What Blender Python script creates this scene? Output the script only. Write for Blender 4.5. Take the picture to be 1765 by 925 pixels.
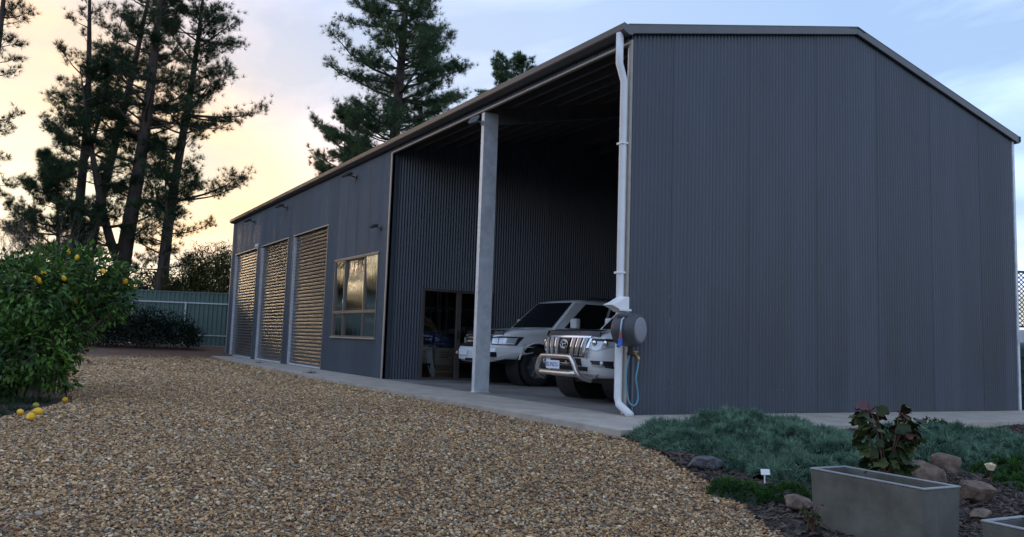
import bpy, bmesh, math, random
import numpy as np
from mathutils import Vector, Matrix
random.seed(7); RNG = np.random.default_rng(7)
for o in list(bpy.data.objects): bpy.data.objects.remove(o)
SC = bpy.context.scene
COL = SC.collection

# ------------------------------------------------------------------ camera
CAM = np.array([-7.156, -8.489, 0.891])
YAW, PITCH, ROLL = 0.5021, 0.0991, 0.0395
fw = np.array([math.sin(YAW)*math.cos(PITCH), math.cos(YAW)*math.cos(PITCH), math.sin(PITCH)])
rt = np.array([math.cos(YAW), -math.sin(YAW), 0.0]); up = np.cross(rt, fw)
rt, up = math.cos(ROLL)*rt+math.sin(ROLL)*up, -math.sin(ROLL)*rt+math.cos(ROLL)*up
cd = bpy.data.cameras.new('camera'); cam = bpy.data.objects.new('camera', cd); COL.objects.link(cam)
cam.matrix_world = Matrix(((rt[0], up[0], -fw[0], CAM[0]), (rt[1], up[1], -fw[1], CAM[1]), (rt[2], up[2], -fw[2], CAM[2]), (0, 0, 0, 1)))
cd.sensor_fit = 'HORIZONTAL'; cd.sensor_width = 36; cd.lens = 1382.1*36/1765
cd.shift_x = (882.5-803.9)/1765; cd.shift_y = -(462.5-451.7)/1765
cd.clip_start = 0.05; cd.clip_end = 3000
SC.camera = cam
def at(x, y, D):      # where a thing stands: bearing and distance read off the photograph
    d = fw+(x-803.9)/1382.1*rt-(y-451.7)/1382.1*up
    return CAM+d*D
def on_z(x, y, z):
    d = fw+(x-803.9)/1382.1*rt-(y-451.7)/1382.1*up
    return CAM+d*((z-CAM[2])/d[2])

# ------------------------------------------------------------------ sky, sun, exposure
SUN_AZ = math.radians(-10)      # from +Y towards +X
SUN_EL = math.radians(4.5)
world = bpy.data.worlds.new('World'); SC.world = world; world.use_nodes = True
nt = world.node_tree; nt.nodes.clear(); N = nt.nodes.new; LK = nt.links.new
out = N('ShaderNodeOutputWorld'); bg = N('ShaderNodeBackground'); LK(bg.outputs[0], out.inputs[0])
sky = N('ShaderNodeTexSky'); sky.sky_type = 'NISHITA'; sky.sun_disc = False
sky.sun_elevation = SUN_EL; sky.sun_rotation = SUN_AZ; sky.air_density = 1.0; sky.dust_density = 0.3; sky.ozone_density = 2.0
tc = N('ShaderNodeTexCoord')
sd = (math.sin(SUN_AZ)*math.cos(SUN_EL), math.cos(SUN_AZ)*math.cos(SUN_EL), math.sin(SUN_EL))
nrm = N('ShaderNodeVectorMath'); nrm.operation = 'NORMALIZE'; LK(tc.outputs['Generated'], nrm.inputs[0])
dot = N('ShaderNodeVectorMath'); dot.operation = 'DOT_PRODUCT'; 
gl = N('ShaderNodeVectorMath'); gl.operation = 'MULTIPLY'; LK(nrm.outputs[0], gl.inputs[0]); gl.inputs[1].default_value = (1, 1, 1.7)   # evening glow spreads along the horizon
gn = N('ShaderNodeVectorMath'); gn.operation = 'NORMALIZE'; LK(gl.outputs[0], gn.inputs[0]); LK(gn.outputs[0], dot.inputs[0]); dot.inputs[1].default_value = sd
# clouds: noise on a plane overhead, thin veil of evening cloud lit warm towards the sun
sep = N('ShaderNodeSeparateXYZ'); LK(nrm.outputs[0], sep.inputs[0])
zz = N('ShaderNodeMath'); zz.operation = 'ADD'; LK(sep.outputs[2], zz.inputs[0]); zz.inputs[1].default_value = 0.12
zm = N('ShaderNodeMath'); zm.operation = 'MAXIMUM'; LK(zz.outputs[0], zm.inputs[0]); zm.inputs[1].default_value = 0.03
dv = N('ShaderNodeVectorMath'); dv.operation = 'DIVIDE'; LK(nrm.outputs[0], dv.inputs[0]); 
cmb = N('ShaderNodeCombineXYZ'); LK(zm.outputs[0], cmb.inputs[0]); LK(zm.outputs[0], cmb.inputs[1]); cmb.inputs[2].default_value = 1
LK(cmb.outputs[0], dv.inputs[1])
cn = N('ShaderNodeTexNoise'); cn.inputs['Scale'].default_value = 0.9; cn.inputs['Detail'].default_value = 6; cn.inputs['Roughness'].default_value = 0.55; cn.inputs['Distortion'].default_value = 0.4
mp = N('ShaderNodeMapping'); LK(dv.outputs[0], mp.inputs[0]); mp.inputs['Location'].default_value = (3.1, 1.7, 0); mp.inputs['Scale'].default_value = (1.0, 0.75, 0.35)
LK(mp.outputs[0], cn.inputs['Vector'])
cr = N('ShaderNodeValToRGB'); LK(cn.outputs[0], cr.inputs[0])
cr.color_ramp.elements[0].position = 0.40; cr.color_ramp.elements[0].color = (0.40,)*3+(1,)
cr.color_ramp.elements[1].position = 0.60; cr.color_ramp.elements[1].color = (0.97,)*3+(1,)
cc = N('ShaderNodeValToRGB'); LK(dot.outputs['Value'], cc.inputs[0])
E_ = cc.color_ramp.elements
for k_, c_ in ((0.0, (.46, .58, .86)), (.40, (.44, .60, .94)), (.62, (.56, .66, .90)), (.76, (.60, .61, .76)), (.835, (.74, .60, .58)), (.885, (.82, .55, .34)), (.94, (.86, .58, .30)), (1.0, (.92, .70, .42))):
    if k_ == 0.0: E_[0].position = 0; E_[0].color = (*c_, 1)
    elif k_ == 1.0: E_[len(E_)-1].position = 1; E_[len(E_)-1].color = (*c_, 1)
    else: e = E_.new(k_); e.color = (*c_, 1)
sk = N('ShaderNodeMix'); sk.data_type = 'RGBA'; sk.blend_type = 'MULTIPLY'; sk.inputs[0].default_value = 1
LK(sky.outputs[0], sk.inputs[6]); SKY_S = N('ShaderNodeRGB'); SKY_S.outputs[0].default_value = (1, 1, 1, 1); LK(SKY_S.outputs[0], sk.inputs[7])
CLOUD_GAIN = 9.0               # sunlit cloud radiance before the Background strength
hz_ = N('ShaderNodeMapRange'); hz_.interpolation_type = 'SMOOTHSTEP'; hz_.inputs[1].default_value = .05; hz_.inputs[2].default_value = .20; hz_.inputs[3].default_value = .75; hz_.inputs[4].default_value = 0
hn_ = N('ShaderNodeMath'); hn_.operation = 'MULTIPLY_ADD'; LK(cn.outputs[0], hn_.inputs[0]); hn_.inputs[1].default_value = .22; LK(sep.outputs[2], hn_.inputs[2]); hs_ = N('ShaderNodeMath'); hs_.operation = 'SUBTRACT'; LK(hn_.outputs[0], hs_.inputs[0]); hs_.inputs[1].default_value = .10; LK(hs_.outputs[0], hz_.inputs[0])
hm_ = N('ShaderNodeMix'); hm_.data_type = 'RGBA'; LK(hz_.outputs[0], hm_.inputs[0]); LK(cc.outputs[0], hm_.inputs[6]); hm_.inputs[7].default_value = (.60, .58, .60, 1)   # pale haze below the glowing cloud
cg = N('ShaderNodeVectorMath'); cg.operation = 'SCALE'; LK(hm_.outputs[2], cg.inputs[0]); cg.inputs['Scale'].default_value = CLOUD_GAIN
mx = N('ShaderNodeMix'); mx.data_type = 'RGBA'; LK(cr.outputs[0], mx.inputs[0]); LK(sk.outputs[2], mx.inputs[6]); LK(cg.outputs[0], mx.inputs[7])
LK(mx.outputs[2], bg.inputs[0]); bg.inputs[1].default_value = 0.12
sl = bpy.data.lights.new('sun', 'SUN'); sl.energy = 0.6; sl.angle = math.radians(18); sl.color = (1.0, 0.72, 0.45)
so = bpy.data.objects.new('sun', sl); COL.objects.link(so)
so.rotation_euler = Vector((-sd[0], -sd[1], -sd[2])).to_track_quat('-Z', 'Y').to_euler()
SC.view_settings.view_transform = 'Standard'; SC.view_settings.look = 'None'; SC.view_settings.gamma = 1
SC.view_settings.exposure = 0.9; SC.view_settings.use_curve_mapping = False

# ------------------------------------------------------------------ materials
MATS = {}
def mat(name, col, rough=0.6, metal=0.0, var=0.0, scale=8.0, bump=0.0, bscale=60.0, spec=0.5, stretch=(1, 1, 1), col2=None, coat=0.0):
    if name in MATS: return MATS[name]
    m = bpy.data.materials.new(name); m.use_nodes = True; t = m.node_tree; b = t.nodes['Principled BSDF']
    b.inputs['Base Color'].default_value = (*col, 1); b.inputs['Roughness'].default_value = rough; b.inputs['Metallic'].default_value = metal
    b.inputs['Specular IOR Level'].default_value = spec; b.inputs['Coat Weight'].default_value = coat; b.inputs['Coat Roughness'].default_value = 0.08
    co = t.nodes.new('ShaderNodeTexCoord'); mp = t.nodes.new('ShaderNodeMapping'); mp.inputs['Scale'].default_value = stretch
    t.links.new(co.outputs['Object'], mp.inputs[0])
    if var > 0 or col2:
        n = t.nodes.new('ShaderNodeTexNoise'); n.inputs['Scale'].default_value = scale; n.inputs['Detail'].default_value = 6; n.inputs['Roughness'].default_value = .65
        t.links.new(mp.outputs[0], n.inputs['Vector'])
        r = t.nodes.new('ShaderNodeValToRGB'); t.links.new(n.outputs[0], r.inputs[0])
        c2 = col2 or tuple(min(1, c*(1+var)) for c in col)
        c1 = col if col2 else tuple(c*(1-var) for c in col)
        r.color_ramp.elements[0].position = .32; r.color_ramp.elements[0].color = (*c1, 1)
        r.color_ramp.elements[1].position = .68; r.color_ramp.elements[1].color = (*c2, 1)
        t.links.new(r.outputs[0], b.inputs['Base Color'])
        mr = t.nodes.new('ShaderNodeMapRange'); t.links.new(n.outputs[0], mr.inputs[0]); mr.inputs[3].default_value = rough*.85; mr.inputs[4].default_value = min(1, rough*1.2)
        t.links.new(mr.outputs[0], b.inputs['Roughness'])
    if bump > 0:
        n2 = t.nodes.new('ShaderNodeTexNoise'); n2.inputs['Scale'].default_value = bscale; n2.inputs['Detail'].default_value = 5
        t.links.new(mp.outputs[0], n2.inputs['Vector'])
        bp = t.nodes.new('ShaderNodeBump'); bp.inputs['Strength'].default_value = bump; bp.inputs['Distance'].default_value = 0.02
        t.links.new(n2.outputs[0], bp.inputs['Height']); t.links.new(bp.outputs[0], b.inputs['Normal'])
    MATS[name] = m; return m
def leafmat(name, dark, light, trans=0.35, rough=0.5, attr='tint', atype='GEOMETRY'):
    if name in MATS: return MATS[name]
    m = bpy.data.materials.new(name); m.use_nodes = True; t = m.node_tree; b = t.nodes['Principled BSDF']; o = t.nodes['Material Output']
    a = t.nodes.new('ShaderNodeAttribute'); a.attribute_name = attr; a.attribute_type = atype
    r = t.nodes.new('ShaderNodeValToRGB'); t.links.new(a.outputs['Fac'], r.inputs[0])
    r.color_ramp.elements[0].color = (*dark, 1); r.color_ramp.elements[1].color = (*light, 1); b.inputs['Specular IOR Level'].default_value = .25
    t.links.new(r.outputs[0], b.inputs['Base Color']); b.inputs['Roughness'].default_value = rough
    tr = t.nodes.new('ShaderNodeBsdfTranslucent'); t.links.new(r.outputs[0], tr.inputs[0])
    ms = t.nodes.new('ShaderNodeMixShader'); ms.inputs[0].default_value = trans
    t.links.new(b.outputs[0], ms.inputs[1]); t.links.new(tr.outputs[0], ms.inputs[2]); t.links.new(ms.outputs[0], o.inputs[0])
    MATS[name] = m; return m
def glassmat(name, tint=(.8, .85, .85), refl=1.0, rough=0.02, bump=0.0, dirt=0.0):
    if name in MATS: return MATS[name]
    m = bpy.data.materials.new(name); m.use_nodes = True; t = m.node_tree; t.nodes.remove(t.nodes['Principled BSDF']); o = t.nodes['Material Output']
    g = t.nodes.new('ShaderNodeBsdfGlossy'); g.inputs['Roughness'].default_value = rough; g.inputs['Color'].default_value = (refl,)*3+(1,)
    tr = t.nodes.new('ShaderNodeBsdfTransparent'); tr.inputs[0].default_value = (*tint, 1)
    fr = t.nodes.new('ShaderNodeFresnel'); fr.inputs[0].default_value = 1.6
    ms = t.nodes.new('ShaderNodeMixShader'); t.links.new(fr.outputs[0], ms.inputs[0]); t.links.new(tr.outputs[0], ms.inputs[1]); t.links.new(g.outputs[0], ms.inputs[2])
    last = ms
    co = t.nodes.new('ShaderNodeTexCoord'); mp = t.nodes.new('ShaderNodeMapping'); mp.inputs['Scale'].default_value = (4, 4, .6); t.links.new(co.outputs['Object'], mp.inputs[0])
    n = t.nodes.new('ShaderNodeTexNoise'); n.inputs['Scale'].default_value = 3; n.inputs['Detail'].default_value = 6; t.links.new(mp.outputs[0], n.inputs['Vector'])
    if bump > 0:
        bp = t.nodes.new('ShaderNodeBump'); bp.inputs['Strength'].default_value = bump; bp.inputs['Distance'].default_value = 0.01
        t.links.new(n.outputs[0], bp.inputs['Height']); t.links.new(bp.outputs[0], g.inputs['Normal'])
    if dirt > 0:
        d = t.nodes.new('ShaderNodeBsdfDiffuse'); d.inputs[0].default_value = (.3, .27, .22, 1)
        mr = t.nodes.new('ShaderNodeMapRange'); t.links.new(n.outputs[0], mr.inputs[0]); mr.inputs[1].default_value = .4; mr.inputs[2].default_value = .8; mr.inputs[3].default_value = 0; mr.inputs[4].default_value = dirt
        m2 = t.nodes.new('ShaderNodeMixShader'); t.links.new(mr.outputs[0], m2.inputs[0]); t.links.new(ms.outputs[0], m2.inputs[1]); t.links.new(d.outputs[0], m2.inputs[2]); last = m2
    t.links.new(last.outputs[0], o.inputs[0]); MATS[name] = m; return m

M_WALL = mat('charcoal_steel_sheet', (.052, .067, .086), .36, 0, .16, 1.6, stretch=(1.5, 1.5, .25))
t_ = M_WALL.node_tree; b_ = t_.nodes['Principled BSDF']; oi_ = t_.nodes.new('ShaderNodeObjectInfo'); mr_ = t_.nodes.new('ShaderNodeMapRange'); mr_.inputs[3].default_value = .86; mr_.inputs[4].default_value = 1.12
mm_ = t_.nodes.new('ShaderNodeVectorMath'); mm_.operation = 'SCALE'; t_.links.new(oi_.outputs['Random'], mr_.inputs[0]); t_.links.new(b_.inputs['Base Color'].links[0].from_socket, mm_.inputs[0]); t_.links.new(mr_.outputs[0], mm_.inputs['Scale']); t_.links.new(mm_.outputs[0], b_.inputs['Base Color'])
M_ROOF = mat('roof_steel', (.050, .052, .055), .5, 0, .15, 2)
M_TRIM = mat('trim_steel', (.10, .105, .105), .42, 0, .12, 3)
M_GUT = mat('gutter_steel', (.05, .046, .046), .35, 0, .12, 3)
M_EDGE = mat('pale_edge_flashing', (.32, .29, .25), .45, .2, .15, 4)
M_GALV = mat('galvanised_steel', (.58, .62, .65), .45, .3, .16, 6, bump=.05, bscale=25)
M_STEELIN = mat('purlin_steel', (.14, .145, .15), .5, .5, .15, 5)
M_DOOR = mat('roller_door_steel', (.095, .082, .070), .22, .35, .05, 1.0)
M_ALU = mat('window_aluminium', (.13, .115, .10), .35, .4, .1, 6)
M_CONC = mat('concrete', (.38, .34, .28), .85, 0, .22, 2.2, bump=.15, bscale=90)
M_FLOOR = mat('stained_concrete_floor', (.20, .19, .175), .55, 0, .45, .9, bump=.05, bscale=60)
M_PVC = mat('white_painted_pipe', (.72, .73, .73), .4, 0, .06, 5)
M_WHITE = mat('white_plastic', (.78, .78, .76), .4)
M_BLACK = mat('black_plastic', (.018, .018, .02), .42)
M_DKGREY = mat('dark_grey_plastic', (.05, .053, .058), .5, 0, .1, 20)
M_MIDGREY = mat('grey_plastic_face', (.20, .21, .23), .5, 0, .08, 20)
M_BLUE = mat('blue_plastic', (.02, .10, .42), .4)
M_BRASS = mat('brass', (.55, .36, .14), .35, .9)
M_GLASS = glassmat('window_glass', (.30, .29, .27), .6, .03, .25, .03)
M_DGLASS = glassmat('door_glass', (.75, .78, .78), .8, .02, .05, .03)
M_CAR = mat('white_car_paint', (.72, .73, .72), .28, 0, 0, coat=.6)
M_CGLASS = mat('dark_car_glass', (.012, .014, .016), .06, 0, 0, spec=.6)
M_RUB = mat('tyre_rubber', (.018, .018, .018), .8, 0, .2, 30)
M_CHROME = mat('chrome', (.75, .76, .78), .12, 1)
M_ALLOY = mat('alloy_rim', (.28, .29, .30), .35, .8)
M_LAMP = mat('lamp_lens', (.62, .66, .70), .12, .3, 0, coat=.8)
M_DRL = mat('clear_lamp_strip', (.85, .88, .92), .15)
M_NUDGE = mat('polished_bar', (.62, .56, .50), .28, .9, .1, 8)
M_PLATE = mat('plate_white', (.75, .77, .82), .4)
M_PTXT = mat('plate_blue', (.02, .05, .30), .5)
M_CARD = mat('cardboard', (.36, .25, .15), .85, 0, .1, 10)
M_CARDP = mat('pale_cardboard', (.48, .43, .36), .85, 0, .1, 10)
M_TARP = mat('blue_tarp', (.012, .04, .22), .5, 0, .2, 6)
M_TAN = mat('brown_rolled_mat', (.25, .16, .10), .9, 0, .2, 20)
M_FENCE = mat('green_fence_steel', (.075, .125, .105), .55, 0, .1, 1.5)
M_RAIL = mat('fence_rail_steel', (.42, .46, .46), .45, .3, .1, 4)
M_BARK = mat('pine_bark', (.055, .042, .034), .95, 0, .5, 6, bump=.8, bscale=14, stretch=(1, 1, .3))
M_TWIG = mat('grey_twig', (.13, .10, .08), .9, 0, .3, 10)
M_DIRT = mat('red_brown_soil', (.17, .085, .05), .95, 0, .4, 3, bump=.6, bscale=25, col2=(.10, .06, .04))
M_SOIL = mat('dark_garden_soil', (.030, .024, .020), .95, 0, .5, 12, bump=.8, bscale=40)
M_GBASE = mat('gravel_bed', (.19, .135, .085), .95, 0, .5, 40, bump=.9, bscale=70)
M_ROCKD = mat('slate_rock', (.085, .082, .088), .75, 0, .7, 14, bump=1.0, bscale=18)
M_ROCKB = mat('brown_rock', (.13, .088, .062), .85, 0, .6, 12, bump=1.0, bscale=16)
M_PLANTER = mat('grey_concrete_planter', (.105, .105, .088), .8, 0, .32, 5, bump=.12, bscale=80)
M_PRIM = mat('planter_rim', (.26, .275, .28), .7, 0, .15, 12)
M_LEMON = mat('lemon_skin', (.80, .46, .02), .45, 0, .12, 14, bump=.1, bscale=120)
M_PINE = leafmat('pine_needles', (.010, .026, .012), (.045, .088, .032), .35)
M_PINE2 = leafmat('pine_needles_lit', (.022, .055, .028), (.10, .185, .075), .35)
M_LEAF = leafmat('lemon_leaf', (.016, .05, .013), (.13, .25, .04), .24, .36)
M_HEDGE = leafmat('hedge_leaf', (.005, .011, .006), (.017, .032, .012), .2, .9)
M_WILLOW = leafmat('bamboo_leaf', (.04, .05, .014), (.17, .17, .055), .35)
M_JUN = leafmat('silver_green_needle', (.036, .085, .055), (.19, .32, .215), .25)
M_MOSS = leafmat('bright_green_moss', (.012, .040, .010), (.05, .13, .02), .25)
M_ROSE = leafmat('olive_leaf', (.020, .034, .012), (.075, .095, .028), .25, .5)
M_ROSED = mat('burgundy_leaf', (.075, .018, .022), .5)
M_GRASS = leafmat('grass_blade', (.010, .022, .008), (.04, .075, .02), .3)
M_FLOW = mat('cream_petal', (.78, .66, .45), .6)

# ------------------------------------------------------------------ helpers
class MB:
    def __init__(s): s.v = []; s.f = []
    def add(s, v, f):
        k = len(s.v); s.v += [tuple(map(float, p)) for p in v]; s.f += [tuple(i+k for i in q) for q in f]; return s
    def box(s, x0, y0, z0, x1, y1, z1):
        return s.add([(x0, y0, z0), (x1, y0, z0), (x1, y1, z0), (x0, y1, z0), (x0, y0, z1), (x1, y0, z1), (x1, y1, z1), (x0, y1, z1)],
                     [(3, 2, 1, 0), (4, 5, 6, 7), (0, 1, 5, 4), (1, 2, 6, 5), (2, 3, 7, 6), (3, 0, 4, 7)])
    def obox(s, c, size, R):
        h = Vector(size)/2; vs = []
        for z in (-1, 1):
            for x, y in ((-1, -1), (1, -1), (1, 1), (-1, 1)): vs.append(Vector(c)+R@Vector((x*h.x, y*h.y, z*h.z)))
        return s.add(vs, [(3, 2, 1, 0), (4, 5, 6, 7), (0, 1, 5, 4), (1, 2, 6, 5), (2, 3, 7, 6), (3, 0, 4, 7)])
    def prism(s, poly, a0, a1, ax):     # poly of 2D points extruded along axis ax
        n = len(poly); vs = []
        for a in (a0, a1):
            for p, q in poly: vs.append({0: (a, p, q), 1: (p, a, q), 2: (p, q, a)}[ax])
        return s.add(vs, [tuple(range(n))[::-1], tuple(range(n, 2*n))]+[(i, (i+1) % n, n+(i+1) % n, n+i) for i in range(n)])
    def tube(s, pts, r, n=8, cap=True, flat=1.0):
        pts = [Vector(p) for p in pts]; m = len(pts); rr = r if hasattr(r, '__len__') else [r]*m
        vs = []; t0 = None; a = None
        for i in range(m):
            t = (pts[min(i+1, m-1)]-pts[max(i-1, 0)]).normalized()
            if a is None: a = t.orthogonal().normalized()
            else: a = (a-t*a.dot(t)); a = a.normalized() if a.length > 1e-6 else t.orthogonal().normalized()
            b = t.cross(a)
            for k in range(n):
                w = 2*math.pi*k/n; vs.append(pts[i]+(a*math.cos(w)+b*math.sin(w)*flat)*rr[i])
        fs = [(i*n+k, i*n+(k+1) % n, (i+1)*n+(k+1) % n, (i+1)*n+k) for i in range(m-1) for k in range(n)]
        if cap: fs += [tuple(range(n))[::-1], tuple((m-1)*n+k for k in range(n))]
        return s.add(vs, fs)
    def lathe(s, prof, c, axis, n=24):   # prof [(r, h)] about axis through c
        ax = Vector(axis).normalized(); a = ax.orthogonal().normalized(); b = ax.cross(a); c = Vector(c); vs = []
        for r, h in prof:
            for k in range(n):
                w = 2*math.pi*k/n; vs.append(c+ax*h+(a*math.cos(w)+b*math.sin(w))*max(r, 1e-4))
        m = len(prof)
        return s.add(vs, [(i*n+k, i*n+(k+1) % n, (i+1)*n+(k+1) % n, (i+1)*n+k) for i in range(m-1) for k in range(n)])
    def grid(s, P):                      # P rows of points
        n = len(P[0]); return s.add([p for r in P for p in r], [(i*n+j, i*n+j+1, (i+1)*n+j+1, (i+1)*n+j) for i in range(len(P)-1) for j in range(n-1)])
    def build(s, name, m, parent=None, smooth=False, bevel=0.0, thick=0.0, sub=0):
        me = bpy.data.meshes.new(name); me.from_pydata(s.v, [], s.f); me.update()
        if smooth: me.polygons.foreach_set('use_smooth', [True]*len(me.polygons))
        return link(name, me, m, parent, bevel, thick, sub)
def link(name, me, m, parent=None, bevel=0.0, thick=0.0, sub=0):
    if m is not None and not me.materials: me.materials.append(m)
    o = bpy.data.objects.new(name, me); COL.objects.link(o); o.parent = parent
    if thick: q = o.modifiers.new('thick', 'SOLIDIFY'); q.thickness = thick; q.offset = 0
    if bevel: q = o.modifiers.new('bevel', 'BEVEL'); q.width = bevel; q.segments = 2; q.limit_method = 'ANGLE'; q.angle_limit = .6
    if sub: q = o.modifiers.new('sub', 'SUBSURF'); q.levels = sub; q.render_levels = sub
    return o
def tag(o, label, cat, group=None):
    o['label'] = label; o['category'] = cat
    if group: o['group'] = group
    return o
def thing(name, label, cat, loc=(0, 0, 0), rz=0, group=None):
    o = bpy.data.objects.new(name, None); COL.objects.link(o); o.location = loc; o.rotation_euler = (0, 0, rz); o.empty_display_size = .1
    return tag(o, label, cat, group)
def struct(o): o['kind'] = 'structure'; return o
def tri_mesh(name, V, tint, m, parent=None, kind=None, nv=3, smooth=False):
    """V: (n, nv, 3) array of separate small faces with one tint each"""
    V = np.asarray(V, np.float32); n = len(V); me = bpy.data.meshes.new(name)
    me.vertices.add(n*nv); me.loops.add(n*nv); me.polygons.add(n)
    me.vertices.foreach_set('co', V.reshape(-1)); me.loops.foreach_set('vertex_index', np.arange(n*nv, dtype=np.int32))
    me.polygons.foreach_set('loop_start', np.arange(0, n*nv, nv, dtype=np.int32)); me.polygons.foreach_set('loop_total', np.full(n, nv, np.int32))
    a = me.attributes.new('tint', 'FLOAT', 'FACE'); a.data.foreach_set('value', np.asarray(tint, np.float32))
    me.update(calc_edges=True); o = link(name, me, m, parent)
    if kind: o['kind'] = kind
    return o
def unit(a): return a/np.maximum(np.linalg.norm(a, axis=-1, keepdims=True), 1e-9)
def needles(P, Dv, n, length, width, spread, rng):
    """tufts: at each point P with direction Dv, n thin triangles"""
    k = len(P); P = np.repeat(P, n, 0); Dv = np.repeat(Dv, n, 0)
    d = unit(Dv+rng.normal(0, spread, (k*n, 3))); L = length*rng.uniform(.6, 1.15, (k*n, 1))
    s = unit(np.cross(d, rng.normal(0, 1, (k*n, 3))))*width*.5
    st = P+d*L*rng.uniform(0, .25, (k*n, 1))
    return np.stack([st-s, st+s, P+d*L], 1)
def leaves(P, Dv, L, Wd, rng, droop=.3):
    """each leaf two quads folded on the midrib -> returns (2n,4,3)"""
    n = len(P); d = unit(Dv+rng.normal(0, .45, (n, 3))+np.array([0, 0, -droop])); L = L*rng.uniform(.65, 1.2, (n, 1)); Wd = Wd*rng.uniform(.75, 1.15, (n, 1))
    upv = rng.normal(0, .5, (n, 3))+np.array([0, 0, 1.0])+.5*unit(Dv); s = unit(np.cross(d, upv)); nn = unit(np.cross(s, d))
    b = P; t = P+d*L-nn*L*.12; m = P+d*L*.45-nn*Wd*.12; l = m+s*Wd*.5+nn*Wd*.16; r = m-s*Wd*.5+nn*Wd*.16
    q = np.stack([np.stack([b, l, t, m], 1), np.stack([b, m, t, r], 1)], 1)
    return q.reshape(-1, 4, 3)

# ------------------------------------------------------------------ ground
def sst(a, b, x):
    t = np.clip((np.asarray(x, float)-a)/(b-a), 0, 1); return t*t*(3-2*t)
def gz(x, y):
    x = np.asarray(x, float); y = np.asarray(y, float)
    return -.055-.12*sst(-1, -6, y)-.03*sst(-2, -7, x)*sst(8, 0, y)+.37*sst(20.5, 26.5, y)+.012*np.sin(x*1.3+.5*y)*np.cos(y*.9)
def sheet(name, xs, ys, m, dz, mask=None):
    X, Y = np.meshgrid(xs, ys, indexing='ij'); Z = gz(X, Y)+dz; b = MB()
    P = [[(X[i, j], Y[i, j], Z[i, j]) for j in range(len(ys))] for i in range(len(xs))]; b.grid(P)
    if mask: b.f = [q for q in b.f if mask(*np.mean([b.v[k][:2] for k in q], 0))]
    return struct(b.build(name, m, smooth=True))
xs = np.r_[-400, -150, -60, np.linspace(-30, 30, 81), 60, 150, 400]; ys = np.r_[-300, -100, -40, np.linspace(-20, 40, 101), 60, 120, 300, 900]
W, L, LY, H, HR = 9.763, 24.0, 8.25, 5.3, 6.392
# leave the slab's footprint out of the earth sheet
sheet('ground', xs, ys, M_DIRT, -.06)
# gravel outline (plan): edge of the garden bed on the right, lemon bed on the left
BED = [(-1.34, -1.62), (-1.5, -2.2), (-1.95, -3.1), (-2.3, -3.9), (-2.75, -4.6), (-3.12, -5.2), (-3.7, -6.2), (-4.4, -8.0), (-5.0, -12)]
def bed_x(y):      # x of gravel edge at given y (right side)
    p = BED[::-1]; return np.interp(y, [q[1] for q in p], [q[0] for q in p])
LEM = [(-9.5, .35), (-8.2, .7), (-7.4, 1.15), (-6.9, 2.3), (-6.45, 3.6), (-6.5, 5.0), (-7.2, 6.2), (-9.5, 6.6)]
def in_poly(x, y, poly):
    c = False; j = len(poly)-1
    for i in range(len(poly)):
        xi, yi = poly[i]; xj, yj = poly[j]
        if (yi > y) != (yj > y) and x < (xj-xi)*(y-yi)/(yj-yi)+xi: c = not c
        j = i
    return c
def apron_x(y): return np.interp(y, [-1.6, 8, 14, 24], [-1.32, -1.36, -1.12, -.75])
def in_gravel(x, y):
    if y > 21.8+.35*math.sin(x*1.7) or y < -13 or x < -13: return False
    e = apron_x(y) if y > -1.55 else bed_x(y)
    if x > e-.005: return False
    return not in_poly(x, y, LEM)
def strip(name, m, dz, poly):
    b = MB(); cx, cy = np.mean([p[0] for p in poly]), np.mean([p[1] for p in poly]); rings = []
    for k in np.linspace(1, .02, 9): rings.append([(cx+(p[0]-cx)*k, cy+(p[1]-cy)*k, float(gz(cx+(p[0]-cx)*k, cy+(p[1]-cy)*k))+dz) for p in poly+poly[:1]])
    b.grid(rings); return struct(b.build(name, m, smooth=True))
def refine(poly, closed=True, n=6):
    q = []
    for i in range(len(poly)-(0 if closed else 1)):
        a, b2 = poly[i], poly[(i+1) % len(poly)]
        for t in range(n): q.append((a[0]+(b2[0]-a[0])*t/n, a[1]+(b2[1]-a[1])*t/n))
    return q if closed else q+[poly[-1]]
# gravel sheet as strips in y between left limit and the right edge
b = MB(); rows = []
for y in np.linspace(-13, 22.0, 141):
    e = float(apron_x(y)) if y > -1.55 else float(bed_x(y)); rows.append([(x, y, float(gz(x, y))-.03) for x in np.linspace(-13, e, 60)])
b.grid(rows); struct(b.build('gravel_driveway', M_GBASE, smooth=True))
strip('lemon_tree_bed', M_SOIL, -.024, refine(LEM, n=5))
# garden bed sheet on the right
b = MB(); rows = []
for y in np.linspace(-12, -1.53, 60):
    e = float(bed_x(y)); rows.append([(x, y, float(gz(x, y))-.022+.03*math.sin(x*3.1+y*2)*math.cos(y*2.3)) for x in e+np.linspace(0, 1, 50)**1.5*(24-e)])
b.grid(rows); struct(b.build('garden_bed', M_SOIL, smooth=True))

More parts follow.
